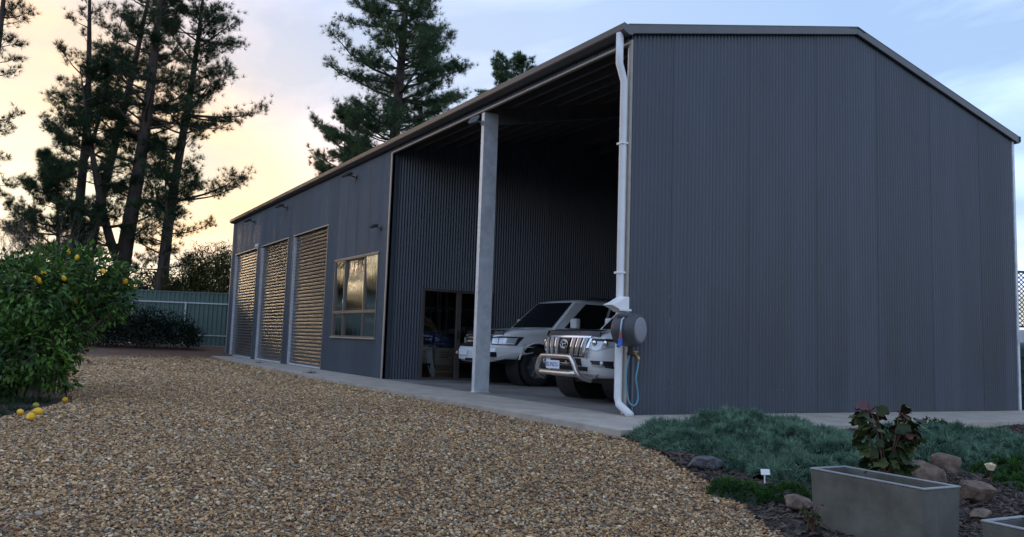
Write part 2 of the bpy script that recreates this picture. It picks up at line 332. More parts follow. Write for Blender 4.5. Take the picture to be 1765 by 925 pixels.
def scatter(name, P, S, R, C, m, base_faces=20, host=None):
    """instances of one chip on given points: positions, scales(n,3), eulers(n,3), colour(n,3)"""
    me = bpy.data.meshes.new(name); n = len(P); me.vertices.add(n); me.vertices.foreach_set('co', np.asarray(P, np.float32).reshape(-1))
    for nm, A in (('scl', S), ('rot', R), ('tone', C)):
        a = me.attributes.new(nm, 'FLOAT_VECTOR', 'POINT'); a.data.foreach_set('vector', np.asarray(A, np.float32).reshape(-1))
    o = link(name, me, None); o['kind'] = 'stuff'
    g = bpy.data.node_groups.new(name+'_nodes', 'GeometryNodeTree')
    g.interface.new_socket('Geometry', in_out='INPUT', socket_type='NodeSocketGeometry'); g.interface.new_socket('Geometry', in_out='OUTPUT', socket_type='NodeSocketGeometry')
    A = g.nodes.new; K = g.links.new
    gi = A('NodeGroupInput'); go = A('NodeGroupOutput'); ico = A('GeometryNodeMeshIcoSphere'); ico.inputs['Radius'].default_value = .5; ico.inputs['Subdivisions'].default_value = 1 if base_faces == 20 else 2
    sp = A('GeometryNodeSetPosition'); no = A('ShaderNodeTexNoise'); no.inputs['Scale'].default_value = 2.2
    sc = A('ShaderNodeVectorMath'); sc.operation = 'MULTIPLY_ADD'; K(no.outputs['Color'], sc.inputs[0]); sc.inputs[1].default_value = (.8,)*3; sc.inputs[2].default_value = (-.4,)*3
    K(ico.outputs[0], sp.inputs['Geometry']); K(sc.outputs[0], sp.inputs['Offset'])
    sm = A('GeometryNodeSetMaterial'); sm.inputs['Material'].default_value = m; K(sp.outputs[0], sm.inputs[0])
    ip = A('GeometryNodeInstanceOnPoints'); K(gi.outputs[0], ip.inputs['Points']); K(sm.outputs[0], ip.inputs['Instance'])
    for nm, sock in (('rot', 'Rotation'), ('scl', 'Scale')):
        na = A('GeometryNodeInputNamedAttribute'); na.data_type = 'FLOAT_VECTOR'; na.inputs['Name'].default_value = nm; K(na.outputs['Attribute'], ip.inputs[sock])
    K(ip.outputs[0], go.inputs[0])
    o.modifiers.new('scatter', 'NODES').node_group = g; me.materials.append(m); return o
def tonemat(name, rough=.8):
    m = bpy.data.materials.new(name); m.use_nodes = True; t = m.node_tree; b = t.nodes['Principled BSDF']; b.inputs['Roughness'].default_value = rough
    a = t.nodes.new('ShaderNodeAttribute'); a.attribute_name = 'tone'; a.attribute_type = 'INSTANCER'; t.links.new(a.outputs['Vector'], b.inputs['Base Color']); return m
M_STONE = tonemat('gravel_stone', .95); M_CHIP = tonemat('bark_chip', .9)
# gravel stones: finer close by, coarser lumps farther off where single stones can no longer be told apart
PAL = np.array([(.44, .29, .15), (.33, .19, .085), (.22, .125, .06), (.50, .38, .23), (.60, .50, .36), (.27, .23, .19), (.13, .10, .08), (.38, .33, .27), (.40, .21, .10)])
pw = np.array([.22, .18, .11, .15, .07, .09, .08, .06, .04]); pw /= pw.sum()
def gravel_points():
    P = []; S = []
    bands = [(2.6, 5.5, .0185, 3000), (5.5, 8.5, .0215, 2100), (8.5, 13, .028, 1000), (13, 19, .040, 420), (19, 31, .062, 150)]
    for d0, d1, s, dens in bands:
        wl, wr = -.75, .50
        area = (wr-wl)*(d1**2-d0**2)/2; n = int(area*dens)
        D = np.sqrt(RNG.uniform(d0**2, d1**2, n)); u = RNG.uniform(wl, wr, n)*D
        x = CAM[0]+math.sin(YAW)*D+math.cos(YAW)*u; y = CAM[1]+math.cos(YAW)*D-math.sin(YAW)*u
        keep = np.array([in_gravel(a, c) for a, c in zip(x+RNG.normal(0, .025, n), y)])
        x, y = x[keep], y[keep]; P.append(np.c_[x, y, gz(x, y)-.020+RNG.uniform(-.006, .010, len(x))*s/.03]); S.append(np.full(len(x), s))
    return np.concatenate(P), np.concatenate(S)
GP, GS = gravel_points(); n = len(GP)
SCL = GS[:, None]*RNG.uniform(.6, 1.35, (n, 3))*np.array([1.15, 1.0, .62])*RNG.lognormal(0, .22, (n, 1))
ROT = np.c_[RNG.normal(0, .35, (n, 2)), RNG.uniform(0, 6.28, n)]
TON = PAL[RNG.choice(len(PAL), n, p=pw)]*RNG.uniform(.5, 1.25, (n, 1))*np.array([1.04, .98, .86])
pat = .5+.5*np.sin(GP[:, 0]*.9+1.3*np.sin(GP[:, 1]*.5))*np.cos(GP[:, 1]*.7+GP[:, 0]*.3)
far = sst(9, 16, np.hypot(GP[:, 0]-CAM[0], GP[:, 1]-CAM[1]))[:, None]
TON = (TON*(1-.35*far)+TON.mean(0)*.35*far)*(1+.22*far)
red = (sst(19.0, 21.8, GP[:, 1])*.75)[:, None]; TON = TON*(1-red)+np.array([.22, .11, .06])*red
TON *= (.88+.22*pat)[:, None]
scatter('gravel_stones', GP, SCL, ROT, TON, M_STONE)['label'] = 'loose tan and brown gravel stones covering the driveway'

# ------------------------------------------------------------------ concrete
b = MB(); b.box(0.0, 0.0, -.14, W, L, 0.0); struct(b.build('shed_floor', M_FLOOR))
ap = bpy.data.objects.new('concrete_apron', None); COL.objects.link(ap); struct(ap)
yy = [-1.52, .0, 4.1, 8.2, 12.2, 16.2, 20.2, 24.6]
for y0, y1 in zip(yy[:-1], yy[1:]):
    a, c = float(apron_x(y0)), float(apron_x(y1))
    MB().prism([(a, y0+.004), (-.004, y0+.004), (-.004, y1-.004), (c, y1-.004)], -.16, -.001, 2).build('slab_panel', M_CONC, ap, bevel=.008)
xx = [0, 3.2, 6.4, 9.9, 13.2]
for x0, x1 in zip(xx[:-1], xx[1:]):
    MB().box(x0+.004, -1.52, -.16, x1-.004, -.004, -.002).build('slab_panel', M_CONC, ap, bevel=.008)

# ------------------------------------------------------------------ the shed
shed = thing('steel_shed', 'long charcoal corrugated steel shed with open bay and three roller doors', 'shed')
PITCHW, AMP = .0705, .0135
SW = PITCHW*11
def zroof(x): return H+(HR-H)*(1-abs(x-W/2)/(W/2))
def corr(axis, const, a0, a1, zb, zt, m=M_WALL, sgn=-1, name='wall_sheet', parent=shed, off=0.0):
    """one corrugated sheet standing in plane axis=const from a0 to a1"""
    n = max(2, int((a1-a0)/PITCHW*8)); rows = [[], []]
    for k in range(n+1):
        a = a0+(a1-a0)*k/n; d = const+sgn*(AMP*math.cos(2*math.pi*a/PITCHW)+off)
        t0 = zb(a) if callable(zb) else zb; t1 = zt(a) if callable(zt) else zt
        for r, z in ((0, t0), (1, t1)): rows[r].append((d, a, z) if axis == 0 else (a, d, z))
    return MB().grid(rows).build(name, m, parent, smooth=True)
def wall(axis, const, a0, a1, zb, zt, sgn=-1, m=M_WALL):
    a = a0; k = 0
    while a < a1-1e-4:
        e = min(a+SW, a1)
        if a1-e < .15: e = a1
        corr(axis, const, a-(.012 if k else 0), e, zb, zt, m, sgn, off=.004*(k % 2)); a = e; k += 1
# gable facing the garden, and the far one
wall(1, 0.0, 0.02, W, .004, lambda x: zroof(x)+.036)
wall(1, L, 0.0, W, .004, lambda x: zroof(x)+.036, 1)
wall(0, W, 0.0, L, .004, H+.035, 1)
# partition closing the open bay, with the glass door opening
GD0, GD1, GDH = .90, 2.78, 2.10
wall(1, LY, 0.06, GD0, .004, lambda x: zroof(x)+.036)
wall(1, LY, GD0, GD1, GDH, lambda x: zroof(x)+.036)
wall(1, LY, GD1, W-.02, .004, lambda x: zroof(x)+.036)
# front wall with door and window openings
DOORS = [(12.48, 15.62), (16.25, 19.45), (20.0, 23.35)]; DH = 3.92
WY0, WY1, WZ0, WZ1 = 8.74, 11.70, .90, 2.88
cuts = [LY+.02, WY0, WY1]+[v for d in DOORS for v in d]+[L]
for i, (a, c) in enumerate(zip(cuts[:-1], cuts[1:])):
    if (a, c) == (WY0, WY1): wall(0, 0.0, a, c, .004, WZ0); wall(0, 0.0, a, c, WZ1, H-.03)
    elif (a, c) in DOORS: wall(0, 0.0, a, c, DH, H-.03)
    else: wall(0, 0.0, a, c, .004, H-.03)
wall(0, 0.0, 0.02, LY+.02, H-.13, H+.01)       # short strip of sheet above the open bay
MB().box(-.028, -.01, H-.165, .03, LY+.03, H-.128).build('opening_head_trim', M_EDGE, shed, bevel=.004)
MB().box(-.035, LY-.045, .002, .05, LY+.03, H-.165).build('opening_side_trim', M_EDGE, shed, bevel=.004)
MB().box(-.02, LY-.045, .002, .14, LY-.012, H-.17).build('partition_edge_trim', M_WALL, shed, bevel=.004)
MB().box(-.030, L-.06, .002, .05, L+.02, H-.05).build('corner_flashing', M_EDGE, shed, bevel=.004)
MB().box(W-.05, -.028, .002, W+.02, .05, H-.03).build('corner_flashing', M_GALV, shed, bevel=.004)
MB().box(-.012, -.020, .002, .028, .03, H-.10).build('corner_flashing', M_EDGE, shed, bevel=.004)
# screws in rows on the gable (too small to pick apart)
b = MB()
for z in (.35, 1.55, 2.75, 3.95, 4.95, 5.65):
    k = 1
    while k*PITCHW*2 < W:
        x = k*PITCHW*2+PITCHW*0
        if z < zroof(x)-.1: b.lathe([(.0075, 0), (.0075, .006), (.001, .008)], (x, -AMP-.001, z+RNG.normal(0, .006)), (0, -1, 0), 6)
        k += 1
b.build('screws', mat('screw_head', (.16, .165, .17), .4, .3), shed)['kind'] = 'stuff'
# roof sheets: corrugations run up the slope
def roof_side(s):
    y = -.06; k = 0
    while y < L+.06:
        e = min(y+SW, L+.06)
        if e-y < .02: break
        ya = y-(.03 if k else 0); n = max(2, int((e-ya)/PITCHW*6)); rows = []
        for t in (0, 1):
            x = (-.07+(W/2+.07)*t) if s < 0 else (W+.07-(W/2+.07)*t); z0 = zroof(min(max(x, 0), W))-(.07*(HR-H)/(W/2) if t == 0 else 0)
            rows.append([(x, ya+(e-ya)*j/n, z0+.055+AMP*math.cos(2*math.pi*(ya+(e-ya)*j/n)/PITCHW)+.002*(k % 2)) for j in range(n+1)])
        MB().grid(rows).build('roof_sheet', M_ROOF, shed, smooth=True); y = e; k += 1
roof_side(-1); roof_side(1)
MB().prism([(W/2-.2, HR+.035), (W/2, HR+.085), (W/2+.2, HR+.035), (W/2+.2, HR+.045), (W/2, HR+.097), (W/2-.2, HR+.045)], -.09, L+.09, 1).build('ridge_cap', M_TRIM, shed)
for y0, y1 in ((-.075, -.035), (L+.03, L+.07)):
    for s in (-1, 1):
        xa = -.10 if s < 0 else W+.10; za = H-.10*(HR-H)/(W/2); m_ = 1 if s < 0 else -1
        MB().prism([(xa, za-.03), (W/2+.002*s, HR-.03), (W/2+.002*s, HR+.095), (xa, za+.105)], y0, y1, 1).build('barge_cap', M_TRIM, shed, bevel=.006)
        MB().prism([(xa, za+.100), (W/2+.002*s, HR+.092), (W/2+.002*s, HR+.103), (xa, za+.111)], min(y0, y1)-.004, max(y0, y1)+.10*(1 if y0 < 0 else -.0)+.004, 1).build('barge_top', M_TRIM, shed)
# gutter along the front: quad profile, with end cap
GX = -.19
gp = [(-.03, H+.05), (-.03, H-.06), (-.10, H-.06), (GX+.01, H-.02), (GX, H+.0), (GX, H+.085), (GX+.018, H+.10), (GX+.018, H+.088), (GX+.010, H+.08), (GX+.010, H+.005), (-.10, H-.05), (-.04, H-.05), (-.04, H+.05)]
MB().prism(gp, -.07, L+.06, 1).build('gutter', M_GUT, shed, smooth=False)
MB().prism([(-.03, H+.05), (-.03, H-.062), (-.10, H-.062), (GX+.008, H-.022), (GX-.002, H), (GX-.002, H+.09)], -.078, -.071, 1).build('gutter_end_cap', M_TRIM, shed)
g2 = [(2*W/2-x+0*x, z) for x, z in gp]; MB().prism(g2, -.07, L+.06, 1).build('gutter', M_GUT, shed)
# purlins and rafters inside
for i in range(1, 9):
    for s in (-1, 1):
        x = W/2+s*(W/2)*i/9.; z = zroof(x)
        MB().box(x-.03, .05, z-.13, x+.03, L-.05, z+.035).build('purlin', M_STEELIN, shed)
def rafter(y):
    for s in (-1, 1):
        xa = .02 if s < 0 else W-.02
        MB().prism([(xa, H-.42), (W/2+.002*s, HR-.42), (W/2+.002*s, HR-.135), (xa, H-.135)], y-.038, y+.038, 1).build('rafter', M_STEELIN, shed)
for y in (4.12, 12.1, 16.0, 19.8): rafter(y)
# bay column: galvanised C section on a base plate
CY = 4.12
c = MB(); c.box(.0, CY-.05, .012, .008, CY+.05, H-.17); c.box(.008, CY-.05, .012, .30, CY-.042, H-.17); c.box(.292, CY-.042, .012, .30, CY+.05, H-.17); c.box(.008, CY+.042, .012, .03, CY+.05, H-.17)
col_o = c.build('bay_column', M_GALV, shed)
MB().box(-.015, CY-.075, 0.0015, .32, CY+.075, .012).build('base_plate', M_GALV, col_o)
for x in (.03, .27): MB().lathe([(.014, .012), (.014, .03), (.001, .031)], (x, CY-.062, 0), (0, 0, 1), 6).build('anchor_bolt', M_GALV, col_o)
MB().box(.03, .02, .002, .20, .10, H-.17).build('corner_column', M_GALV, shed, bevel=.005)
for y in (12.1, 16.0, 19.8): MB().box(W-.32, y-.05, .002, W-.03, y+.05, H-.2).build('rear_column', M_STEELIN, shed)
for y in (4.12,): MB().box(W-.32, y-.05, .002, W-.03, y+.05, H-.2).build('rear_column', M_STEELIN, shed)
for z in (1.3, 2.6, 3.9): MB().box(W-.10, .03, z, W-.02, LY-.03, z+.06).build('wall_girt', M_STEELIN, shed)
# roller doors
for i, (y0, y1) in enumerate(DOORS):
    nz = 38*8; rows = [[], []]
    for k in range(nz+1):
        z = .03+(DH-.03)*k/nz; w = 2*math.pi*(z/.1026); x = .075-.014*math.cos(w)-.004*math.cos(2*w)
        rows[0].append((x, y0+.02, z)); rows[1].append((x, y1-.02, z))
    d = MB().grid(rows).build('roller_door', M_DOOR, shed, smooth=True)
    d['label'] = ['nearest roller door, beside the window', 'middle roller door of the three', 'farthest roller door, by the shed corner'][i]
    MB().box(.045, y0+.01, .004, .105, y1-.01, .05).build('bottom_rail', M_GALV, d, bevel=.004)
    MB().box(-.004, y1-.034, .004, .13, y1-.004, DH-.02).build('door_guide', M_GALV, d, bevel=.003)
    MB().box(-.004, y0+.004, .004, .13, y0+.055, DH-.02).build('door_guide', M_TRIM, d, bevel=.003)
    MB().box(-.024, y0-.07, DH, .02, y1+.05, DH+.035).build('door_head_trim', M_EDGE, d, bevel=.004)
    MB().box(-.024, y0-.07, .002, .02, y0+.003, DH-.001).build('door_side_trim', M_TRIM, d, bevel=.004)
    MB().box(-.020, y1-.003, .002, .02, y1+.05, DH-.001).build('door_side_trim', M_TRIM, d, bevel=.004)
# window
wo = MB(); T = .034
for z0, z1 in ((WZ0, WZ0+T), (WZ1-T, WZ1)): wo.box(-.035, WY0, z0, .06, WY1, z1)
for y0, y1 in ((WY0, WY0+T), (WY1-T, WY1)): wo.box(-.034, y0, WZ0+T, .06, y1, WZ1-T)
win = wo.build('window', M_ALU, shed, bevel=.003)
MB().box(-.06, WY0-.04, WZ0-.035, .02, WY1+.04, WZ0-.001).build('window_sill', M_EDGE, win, bevel=.004)
MB().box(-.045, WY0-.02, WZ1+.001, .02, WY1+.02, WZ1+.03).build('head_flashing', M_EDGE, win, bevel=.004)
TZ = 1.525; MB().box(-.03, WY0+T, TZ-.035, .05, WY1-T, TZ+.035).build('transom', M_ALU, win, bevel=.003)
for ym in (9.60, 10.96):
    MB().box(-.022, ym-.022, TZ+.035, .045, ym+.022, WZ1-T).build('mullion', M_ALU, win); MB().box(-.022, ym-.016, WZ0+T, .045, ym+.016, TZ-.035).build('mullion', M_ALU, win)
for z0, z1 in ((WZ0+T, TZ-.035), (TZ+.035, WZ1-T)):
    for k, (y0, y1) in enumerate(((WY0+T, 9.578), (9.622, 10.938), (10.982, WY1-T))):
        x = (.012, .028, .012)[k]; tl = (-.02, .010, -.02)[k] if z1 > 2 else (.004, -.004, .003)[k]
        MB().add([(x-tl, y0, z0), (x-tl, y1, z0), (x+tl, y1, z1), (x+tl, y0, z1)], [(0, 1, 2, 3)]).build('pane', M_GLASS, win)
MB().box(-.03, 10.975, 1.75, -.022, 11.0, 1.85).build('latch', M_WHITE, win)
# glass sliding door in the partition
gd = MB(); F = .06
gd.box(GD0, LY-.05, GDH-F, GD1, LY+.05, GDH); gd.box(GD0, LY-.05, .003, GD1, LY+.05, .045)
gd.box(GD0, LY-.05, .045, GD0+F, LY+.05, GDH-F); gd.box(GD1-F, LY-.05, .045, GD1, LY+.05, GDH-F)
gdo = gd.build('sliding_glass_door', M_ALU, shed, bevel=.003)
MB().box(1.80, LY-.04, .045, 1.93, LY+.02, GDH-F).build('meeting_stile', M_ALU, gdo, bevel=.003)
for x0, x1, y in ((GD0+F, 1.80, LY-.02), (1.93, GD1-F, LY+.012)): MB().add([(x0, y, .045), (x1, y, .045), (x1, y, GDH-F), (x0, y, GDH-F)], [(0, 1, 2, 3)]).build('pane', M_DGLASS, gdo)
MB().box(1.835, LY-.075, .95, 1.865, LY-.04, 1.15).build('door_handle', M_BLACK, gdo)
# downpipes
def pipe(pts, w, d, m, name, parent):
    b = MB(); b.tube(pts, [w/2]*len(pts), 12, flat=d/w); return b.build(name, m, parent, smooth=True)
dp = pipe([(-.15, .06, H-.02), (-.15, .06, H-.45), (-.058, .06, H-.70), (-.058, .06, .22), (-.058, .03, .14), (-.075, -.22, .02)], .118, .105, M_PVC, 'downpipe', shed)
for z in (3.7, 1.9): MB().box(-.122, -.003, z, -.0, .123, z+.03).build('pipe_clip', M_PVC, dp, bevel=.004)
pipe([(W+.10, .12, H-.05), (W+.08, .12, H-.3), (W+.065, .12, 1.62), (W+.065, .12, .1)], .08, .08, M_PVC, 'downpipe', shed)
MB().prism([(W+.02, 1.55), (W+.16, 1.50), (W+.16, 1.36), (W+.10, 1.30), (W+.02, 1.30)], -.12, .02, 1).build('rain_head', M_PVC, shed, bevel=.01)

# ------------------------------------------------------------------ small fixtures on the shed
def flood(y, z, x=-.02, label='', s=1.0, m=M_BLACK, aim=-.55, yaw=.25):
    t = thing('floodlight', label, 'floodlight', (x, y, z), 0, 'floodlights on the shed')
    MB().box(-.02, -.04*s, -.05*s, .0, .04*s, .05*s).build('mounting_plate', m, t, bevel=.004)
    MB().tube([(-.02, 0, 0), (-.10*s, 0, .02*s), (-.17*s, -.02, .03*s)], .016*s, 8).build('arm', m, t)
    R = Matrix.Rotation(yaw, 3, 'Z')@Matrix.Rotation(aim, 3, 'Y')
    c = Vector((-.25*s, -.03, .03*s))
    h = MB().obox(c, (.20*s, .24*s, .05*s), R).build('lamp_head', m, t, bevel=.008)
    MB().obox(c+R@Vector((0, 0, -.028*s)), (.17*s, .21*s, .006), R).build('lens', M_LAMP, h)
    for k in range(4): MB().obox(c+R@Vector((-.07*s+.045*s*k, 0, .032*s)), (.008, .2*s, .016), R).build('cooling_fin', m, h)
    return t
flood(10.51, 4.94, label='black floodlight on the shed front high above the window')
flood(16.6, 4.94, label='black floodlight on the shed front above the middle roller door')
flood(20.7, 4.94, label='black floodlight on the shed front above the farthest roller door')
flood(8.72, 3.45, label='small black floodlight low beside the open bay, above the window corner', s=.72)
flood(4.13, 4.93, x=-.002, label='grey floodlight near the top of the bay column', s=.8, m=M_MIDGREY, aim=-.9)
s_ = thing('wall_sensor', 'small white sensor lamp between the two farthest roller doors', 'sensor', (-.03, 20.0-.12, 4.0))
MB().box(-.03, -.05, -.06, 0, .05, .06).build('sensor_base', M_WHITE, s_, bevel=.01); MB().lathe([(.001, .09), (.045, .07), (.06, .03), (.055, 0)], (-.03, 0, 0), (-1, 0, -.3), 12).build('sensor_dome', M_WHITE, s_, smooth=True)
# white hooded box over the reel
hb = thing('white_hooded_box', 'white angled box on the downpipe just above the hose reel', 'bracket box', (-.13, -.02, 1.46))
MB().prism([(.09, .12), (.09, -.09), (-.04, -.08), (-.09, -.05), (-.22, .0), (-.10, .05), (.02, .12)], -.10, .09, 1).build('hood', M_WHITE, hb, bevel=.01)
MB().box(-.10, -.135, -.075, .10, -.121, -.045).build('hood_lip', M_PVC, hb, bevel=.003)
# hose reel
hr = thing('hose_reel', 'dark grey wall mounted hose reel with round grey face at shed corner', 'hose reel', (-.13, -.25, 1.14))
AX = Vector((.36, -.93, 0)).normalized()
dr = MB().lathe([(.05, -.21), (.16, -.20), (.205, -.17), (.222, -.08), (.225, .04), (.215, .11), (.19, .145), (.17, .15), (.165, .142)], (0, 0, 0), AX, 40).build('drum_case', M_DKGREY, hr, smooth=True)
MB().lathe([(.168, .142), (.166, .155), (.15, .160), (.10, .166), (.001, .168)], (0, 0, 0), AX, 40).build('face_disc', M_MIDGREY, hr, smooth=True)
side = Vector((AX.y, -AX.x, 0)); side = side if side.x < 0 else -side
MB().obox(Vector((0, 0, .15))+side*.12-AX*.03, (.11, .14, .06), Matrix.Rotation(math.atan2(side.y, side.x), 3, 'Z')).build('hose_slot', M_BLACK, hr, bevel=.008)
MB().box(-.05, .05, -.05, .10, .26, .05).build('wall_bracket', M_BLACK, hr, bevel=.006)
MB().tube([(0, -.03, -.20), (.02, .02, -.27), (.03, .06, -.33)], .028, 10).build('swivel', M_BLACK, hr)
hp = MB().tube([tuple(Vector((0, 0, .15))+side*.17), tuple(Vector((0, 0, .12))+side*.225), tuple(Vector((0, 0, .02))+side*.25), tuple(Vector((0, 0, -.06))+side*.255)], .011, 8).build('hose_end', mat('pale_hose', (.35, .45, .55), .4), hr, smooth=True)
q = Vector((0, 0, -.06))+side*.255
MB().tube([q, q+Vector((0, 0, -.06))], .02, 8).build('hose_connector', mat('red_plastic', (.4, .06, .05), .4), hp)
MB().tube([q+Vector((0, 0, -.06)), q+Vector((.0, 0, -.13)), q+Vector((-.05, -.01, -.17))], [.026, .03, .022], 8).build('spray_gun', M_BLUE, hp)
tp = thing('garden_tap', 'brass garden tap with blue hose loop under the hose reel', 'tap', (.12, -.02, .80))
MB().tube([(0, .02, 0), (0, -.09, 0), (.0, -.12, -.03), (0, -.12, -.07)], .016, 8).build('tap_body', M_BRASS, tp, smooth=True)
MB().tube([(-.035, -.06, .05), (.035, -.06, .05)], .009, 6).tube([(0, -.06, 0), (0, -.06, .05)], .008, 6).build('tap_handle', M_BRASS, tp)
MB().tube([(0, .0, .0), (0, .0, -.78)], .013, 8).build('riser_pipe', mat('copper_riser', (.12, .13, .15), .5), tp)
hz = [(0, -.12, -.07), (-.03, -.14, -.16), (-.06, -.14, -.30), (-.02, -.13, -.45), (.0, -.12, -.58), (-.06, -.12, -.66), (-.14, -.11, -.62), (-.18, -.10, -.45), (-.19, -.10, -.2), (-.16, -.12, .0)]
def smoothpath(p, k=6):
    P = [Vector(q) for q in p]; P = [P[0]]+P+[P[-1]]; o = []
    for i in range(1, len(P)-2):
        for t in range(k):
            t /= k; a, b_, c_, d_ = P[i-1:i+3]
            o.append(.5*((2*b_)+(c_-a)*t+(2*a-5*b_+4*c_-d_)*t*t+(3*b_-a-3*c_+d_)*t**3))
    return o+[P[-2]]
MB().tube(smoothpath(hz), .011, 8).build('hose_loop', mat('blue_hose', (.10, .26, .34), .4), tp, smooth=True)
# ------------------------------------------------------------------ boundary fence
FA, FB = np.array([-9.6, 31.1]), np.array([2.2, 24.6]); fd = (FB-FA)/np.linalg.norm(FB-FA); fang = math.atan2(fd[1], fd[0])
fence = thing('boundary_fence', 'green ribbed steel boundary fence with pale rails behind the shed', 'fence', (FA[0], FA[1], .30), fang)
FL = float(np.linalg.norm(FB-FA)); PW = 2.21; off0 = 0.75
x = -PW+off0; first = None
while x < FL:
    if first is None:
        rows = [[], []]; n = 120
        for k in range(n+1):
            a = PW*k/n; ph = (a/.19) % 1; d = .02 if ph < .3 else (.02-.035*(ph-.3)/.15 if ph < .45 else (-.015 if ph < .85 else -.015+.035*(ph-.85)/.15))
            for r, z in ((0, .03), (1, 2.18)): rows[r].append((a, d, z))
        first = MB().grid(rows).build('fence_sheet', M_FENCE, fence); o = first
        rl0 = MB().box(0, -.06, .42, PW, -.025, .46).build('fence_rail', M_RAIL, fence); rl1 = MB().box(0, -.06, 1.74, PW, -.025, 1.79).build('fence_rail', M_RAIL, fence)
        ps0 = MB().box(-.035, -.085, .0, .035, -.015, 1.80).build('fence_post', M_RAIL, fence, bevel=.004); trio = [rl0, rl1, ps0]
    else:
        o = first.copy(); COL.objects.link(o)
        trio = [q.copy() for q in (rl0, rl1, ps0)]
        for q in trio: COL.objects.link(q)
    for q in [o]+trio: q.location.x = x
    x += PW
MB().box(-PW, -.03, 2.18, FL, .03, 2.23).build('fence_capping', M_FENCE, fence)

# ------------------------------------------------------------------ trees
def pine(name, label, base, h, r0, crown, seed, lean=(0, 0), start=.25, m=M_PINE, whorl=.55, nb=4, tuft=24, nl=.30, nw=.0125, skip=.0, fork=None, flat=1.0, dens=1.0, bare=.3, group='tall pines behind the fence'):
    rng = np.random.default_rng(seed)
    t = thing(name, label, 'tree', tuple(base), 0, group)
    def axis(u): return np.array([lean[0]*u**1.3+.12*math.sin(u*7+seed), lean[1]*u**1.3+.12*math.cos(u*5+seed), h*u])
    tb = MB(); us = np.linspace(0, 1, 16)
    tb.tube([axis(u) for u in us], [max(.03, r0*(1-u)**.8*(1+.45*math.exp(-u*25))) for u in us], 10, cap=False)
    stems = [(axis, 0., 1.)]
    if fork:
        fu, fdx, fdy, fh = fork; p0 = axis(fu)
        def ax2(u, p0=p0): return p0+np.array([fdx*u**.7, fdy*u**.7, fh*u])
        tb.tube([ax2(u) for u in us], [max(.02, r0*.62*(1-fu)*(1-u)**.8) for u in us], 8, cap=False); stems.append((ax2, .1, .8))
    tb.build('trunk', M_BARK, t, smooth=True)
    bb = MB(); TP = []; TD = []
    for ax, us0, sc in stems:
        zt = start if ax is axis else us0
        hh = h if ax is axis else fork[3]
        z = zt*hh
        while z < hh*.985:
            u = z/hh; prof = crown(u)*sc
            for k in range(nb):
                if rng.random() < skip: continue
                az = rng.uniform(0, 6.283); ln = prof*rng.uniform(.5, 1.12)
                if ln < .25: continue
                el = math.radians(rng.uniform(-8, 20)+45*max(0, u-.55)); p = ax(min(.995, u+rng.uniform(-.01, .01)))
                d = np.array([math.cos(az)*math.cos(el), math.sin(az)*math.cos(el)*flat, math.sin(el)]); pts = [p]; ns = 6
                for s in range(1, ns+1):
                    d = unit(d+np.array([rng.normal(0, .12), rng.normal(0, .12), .07+rng.normal(0, .07)])); pts.append(pts[-1]+d*ln/ns)
                br = max(.014, .028*ln**.8)
                bb.tube(pts, [br*(1-.85*s/ns) for s in range(ns+1)], 5, cap=False)
                pts = np.array(pts); nsub = int((4+ln*5.0)*dens)
                for s in range(nsub):
                    f = rng.uniform(bare, 1.0)**.8*ns; i = min(int(f), ns-1); q = pts[i]+(pts[i+1]-pts[i])*(f-i)
                    dd = unit(pts[i+1]-pts[i]); sd_ = unit(np.cross(dd, [0, 0, 1]))*(1 if s % 2 else -1)
                    sdir = unit(dd*.7+sd_*rng.uniform(.4, 1.1)+np.array([0, 0, rng.uniform(-.15, .55)])); sl_ = rng.uniform(.3, .85)*min(1.3, .35+ln*.28)
                    e1 = q+sdir*sl_
                    if rng.random() < .5: bb.tube([q, q+sdir*sl_*.5+np.array([0, 0, -.03]), e1], [.012, .009, .005], 3, cap=False)
                    kt = rng.integers(3, 6)
                    for g_ in range(kt):
                        w = rng.uniform(.35, 1.0); TP.append(q+sdir*sl_*w+rng.normal(0, .09, 3)); TD.append(unit(sdir*.6+rng.normal(0, .5, 3)+np.array([0, 0, .55])))
                TP.append(pts[-1]); TD.append(unit(pts[-1]-pts[-2]))
            z += whorl*rng.uniform(.7, 1.3)
    bb.build('branches', M_BARK, t, smooth=True)
    TP, TD = np.array(TP), np.array(TD); V = needles(TP, TD, tuft, nl, nw, .55, rng)
    cl = np.sin(TP[:, 0]*2.1+seed)*np.cos(TP[:, 2]*1.7)*np.sin(TP[:, 1]*1.9)
    tint = np.repeat(np.clip(.42+.25*cl+rng.normal(0, .2, len(TP)), 0, 1), tuft)
    tri_mesh('crown', V, tint, m, t, 'stuff'); return t
cone = lambda R, p=.7: (lambda u: R*(1-u)**p*min(1, .45+u*1.5)+.3)
G0 = .30
def basepx(px, py, D):
    p = at(px, py, D); return np.array([p[0], p[1], G0])
pine('pine_tree', 'thick forked pine trunk behind the fence, middle of the left group', basepx(210, 440, 36), 21, .42, lambda u: 3.9*(1-u)**.35*(.6+.5*math.sin(u*9)**2)+.2, 11, lean=(1.2, .3), start=.40, whorl=.68, nb=4, skip=.12, dens=1.1, fork=(.16, -2.4, .4, 9))
pine('pine_tree', 'tall thin pine with sparse bare limbs left of the thick trunk', basepx(128, 500, 38), 20, .30, lambda u: 2.2*(1-u)**.5+.2, 23, lean=(-.5, 0), start=.36, whorl=.8, nb=3, skip=.35, dens=.55, fork=(.42, 1.2, .2, 8))
pine('pine_tree', 'dark leaning pine just left of the thick forked trunk', basepx(140, 500, 40), 22, .34, lambda u: 3.5*(1-u)**.3*(.6+.5*math.sin(u*8+1)**2), 35, lean=(2.6, .5), start=.42, whorl=.66, skip=.12, dens=1.1)
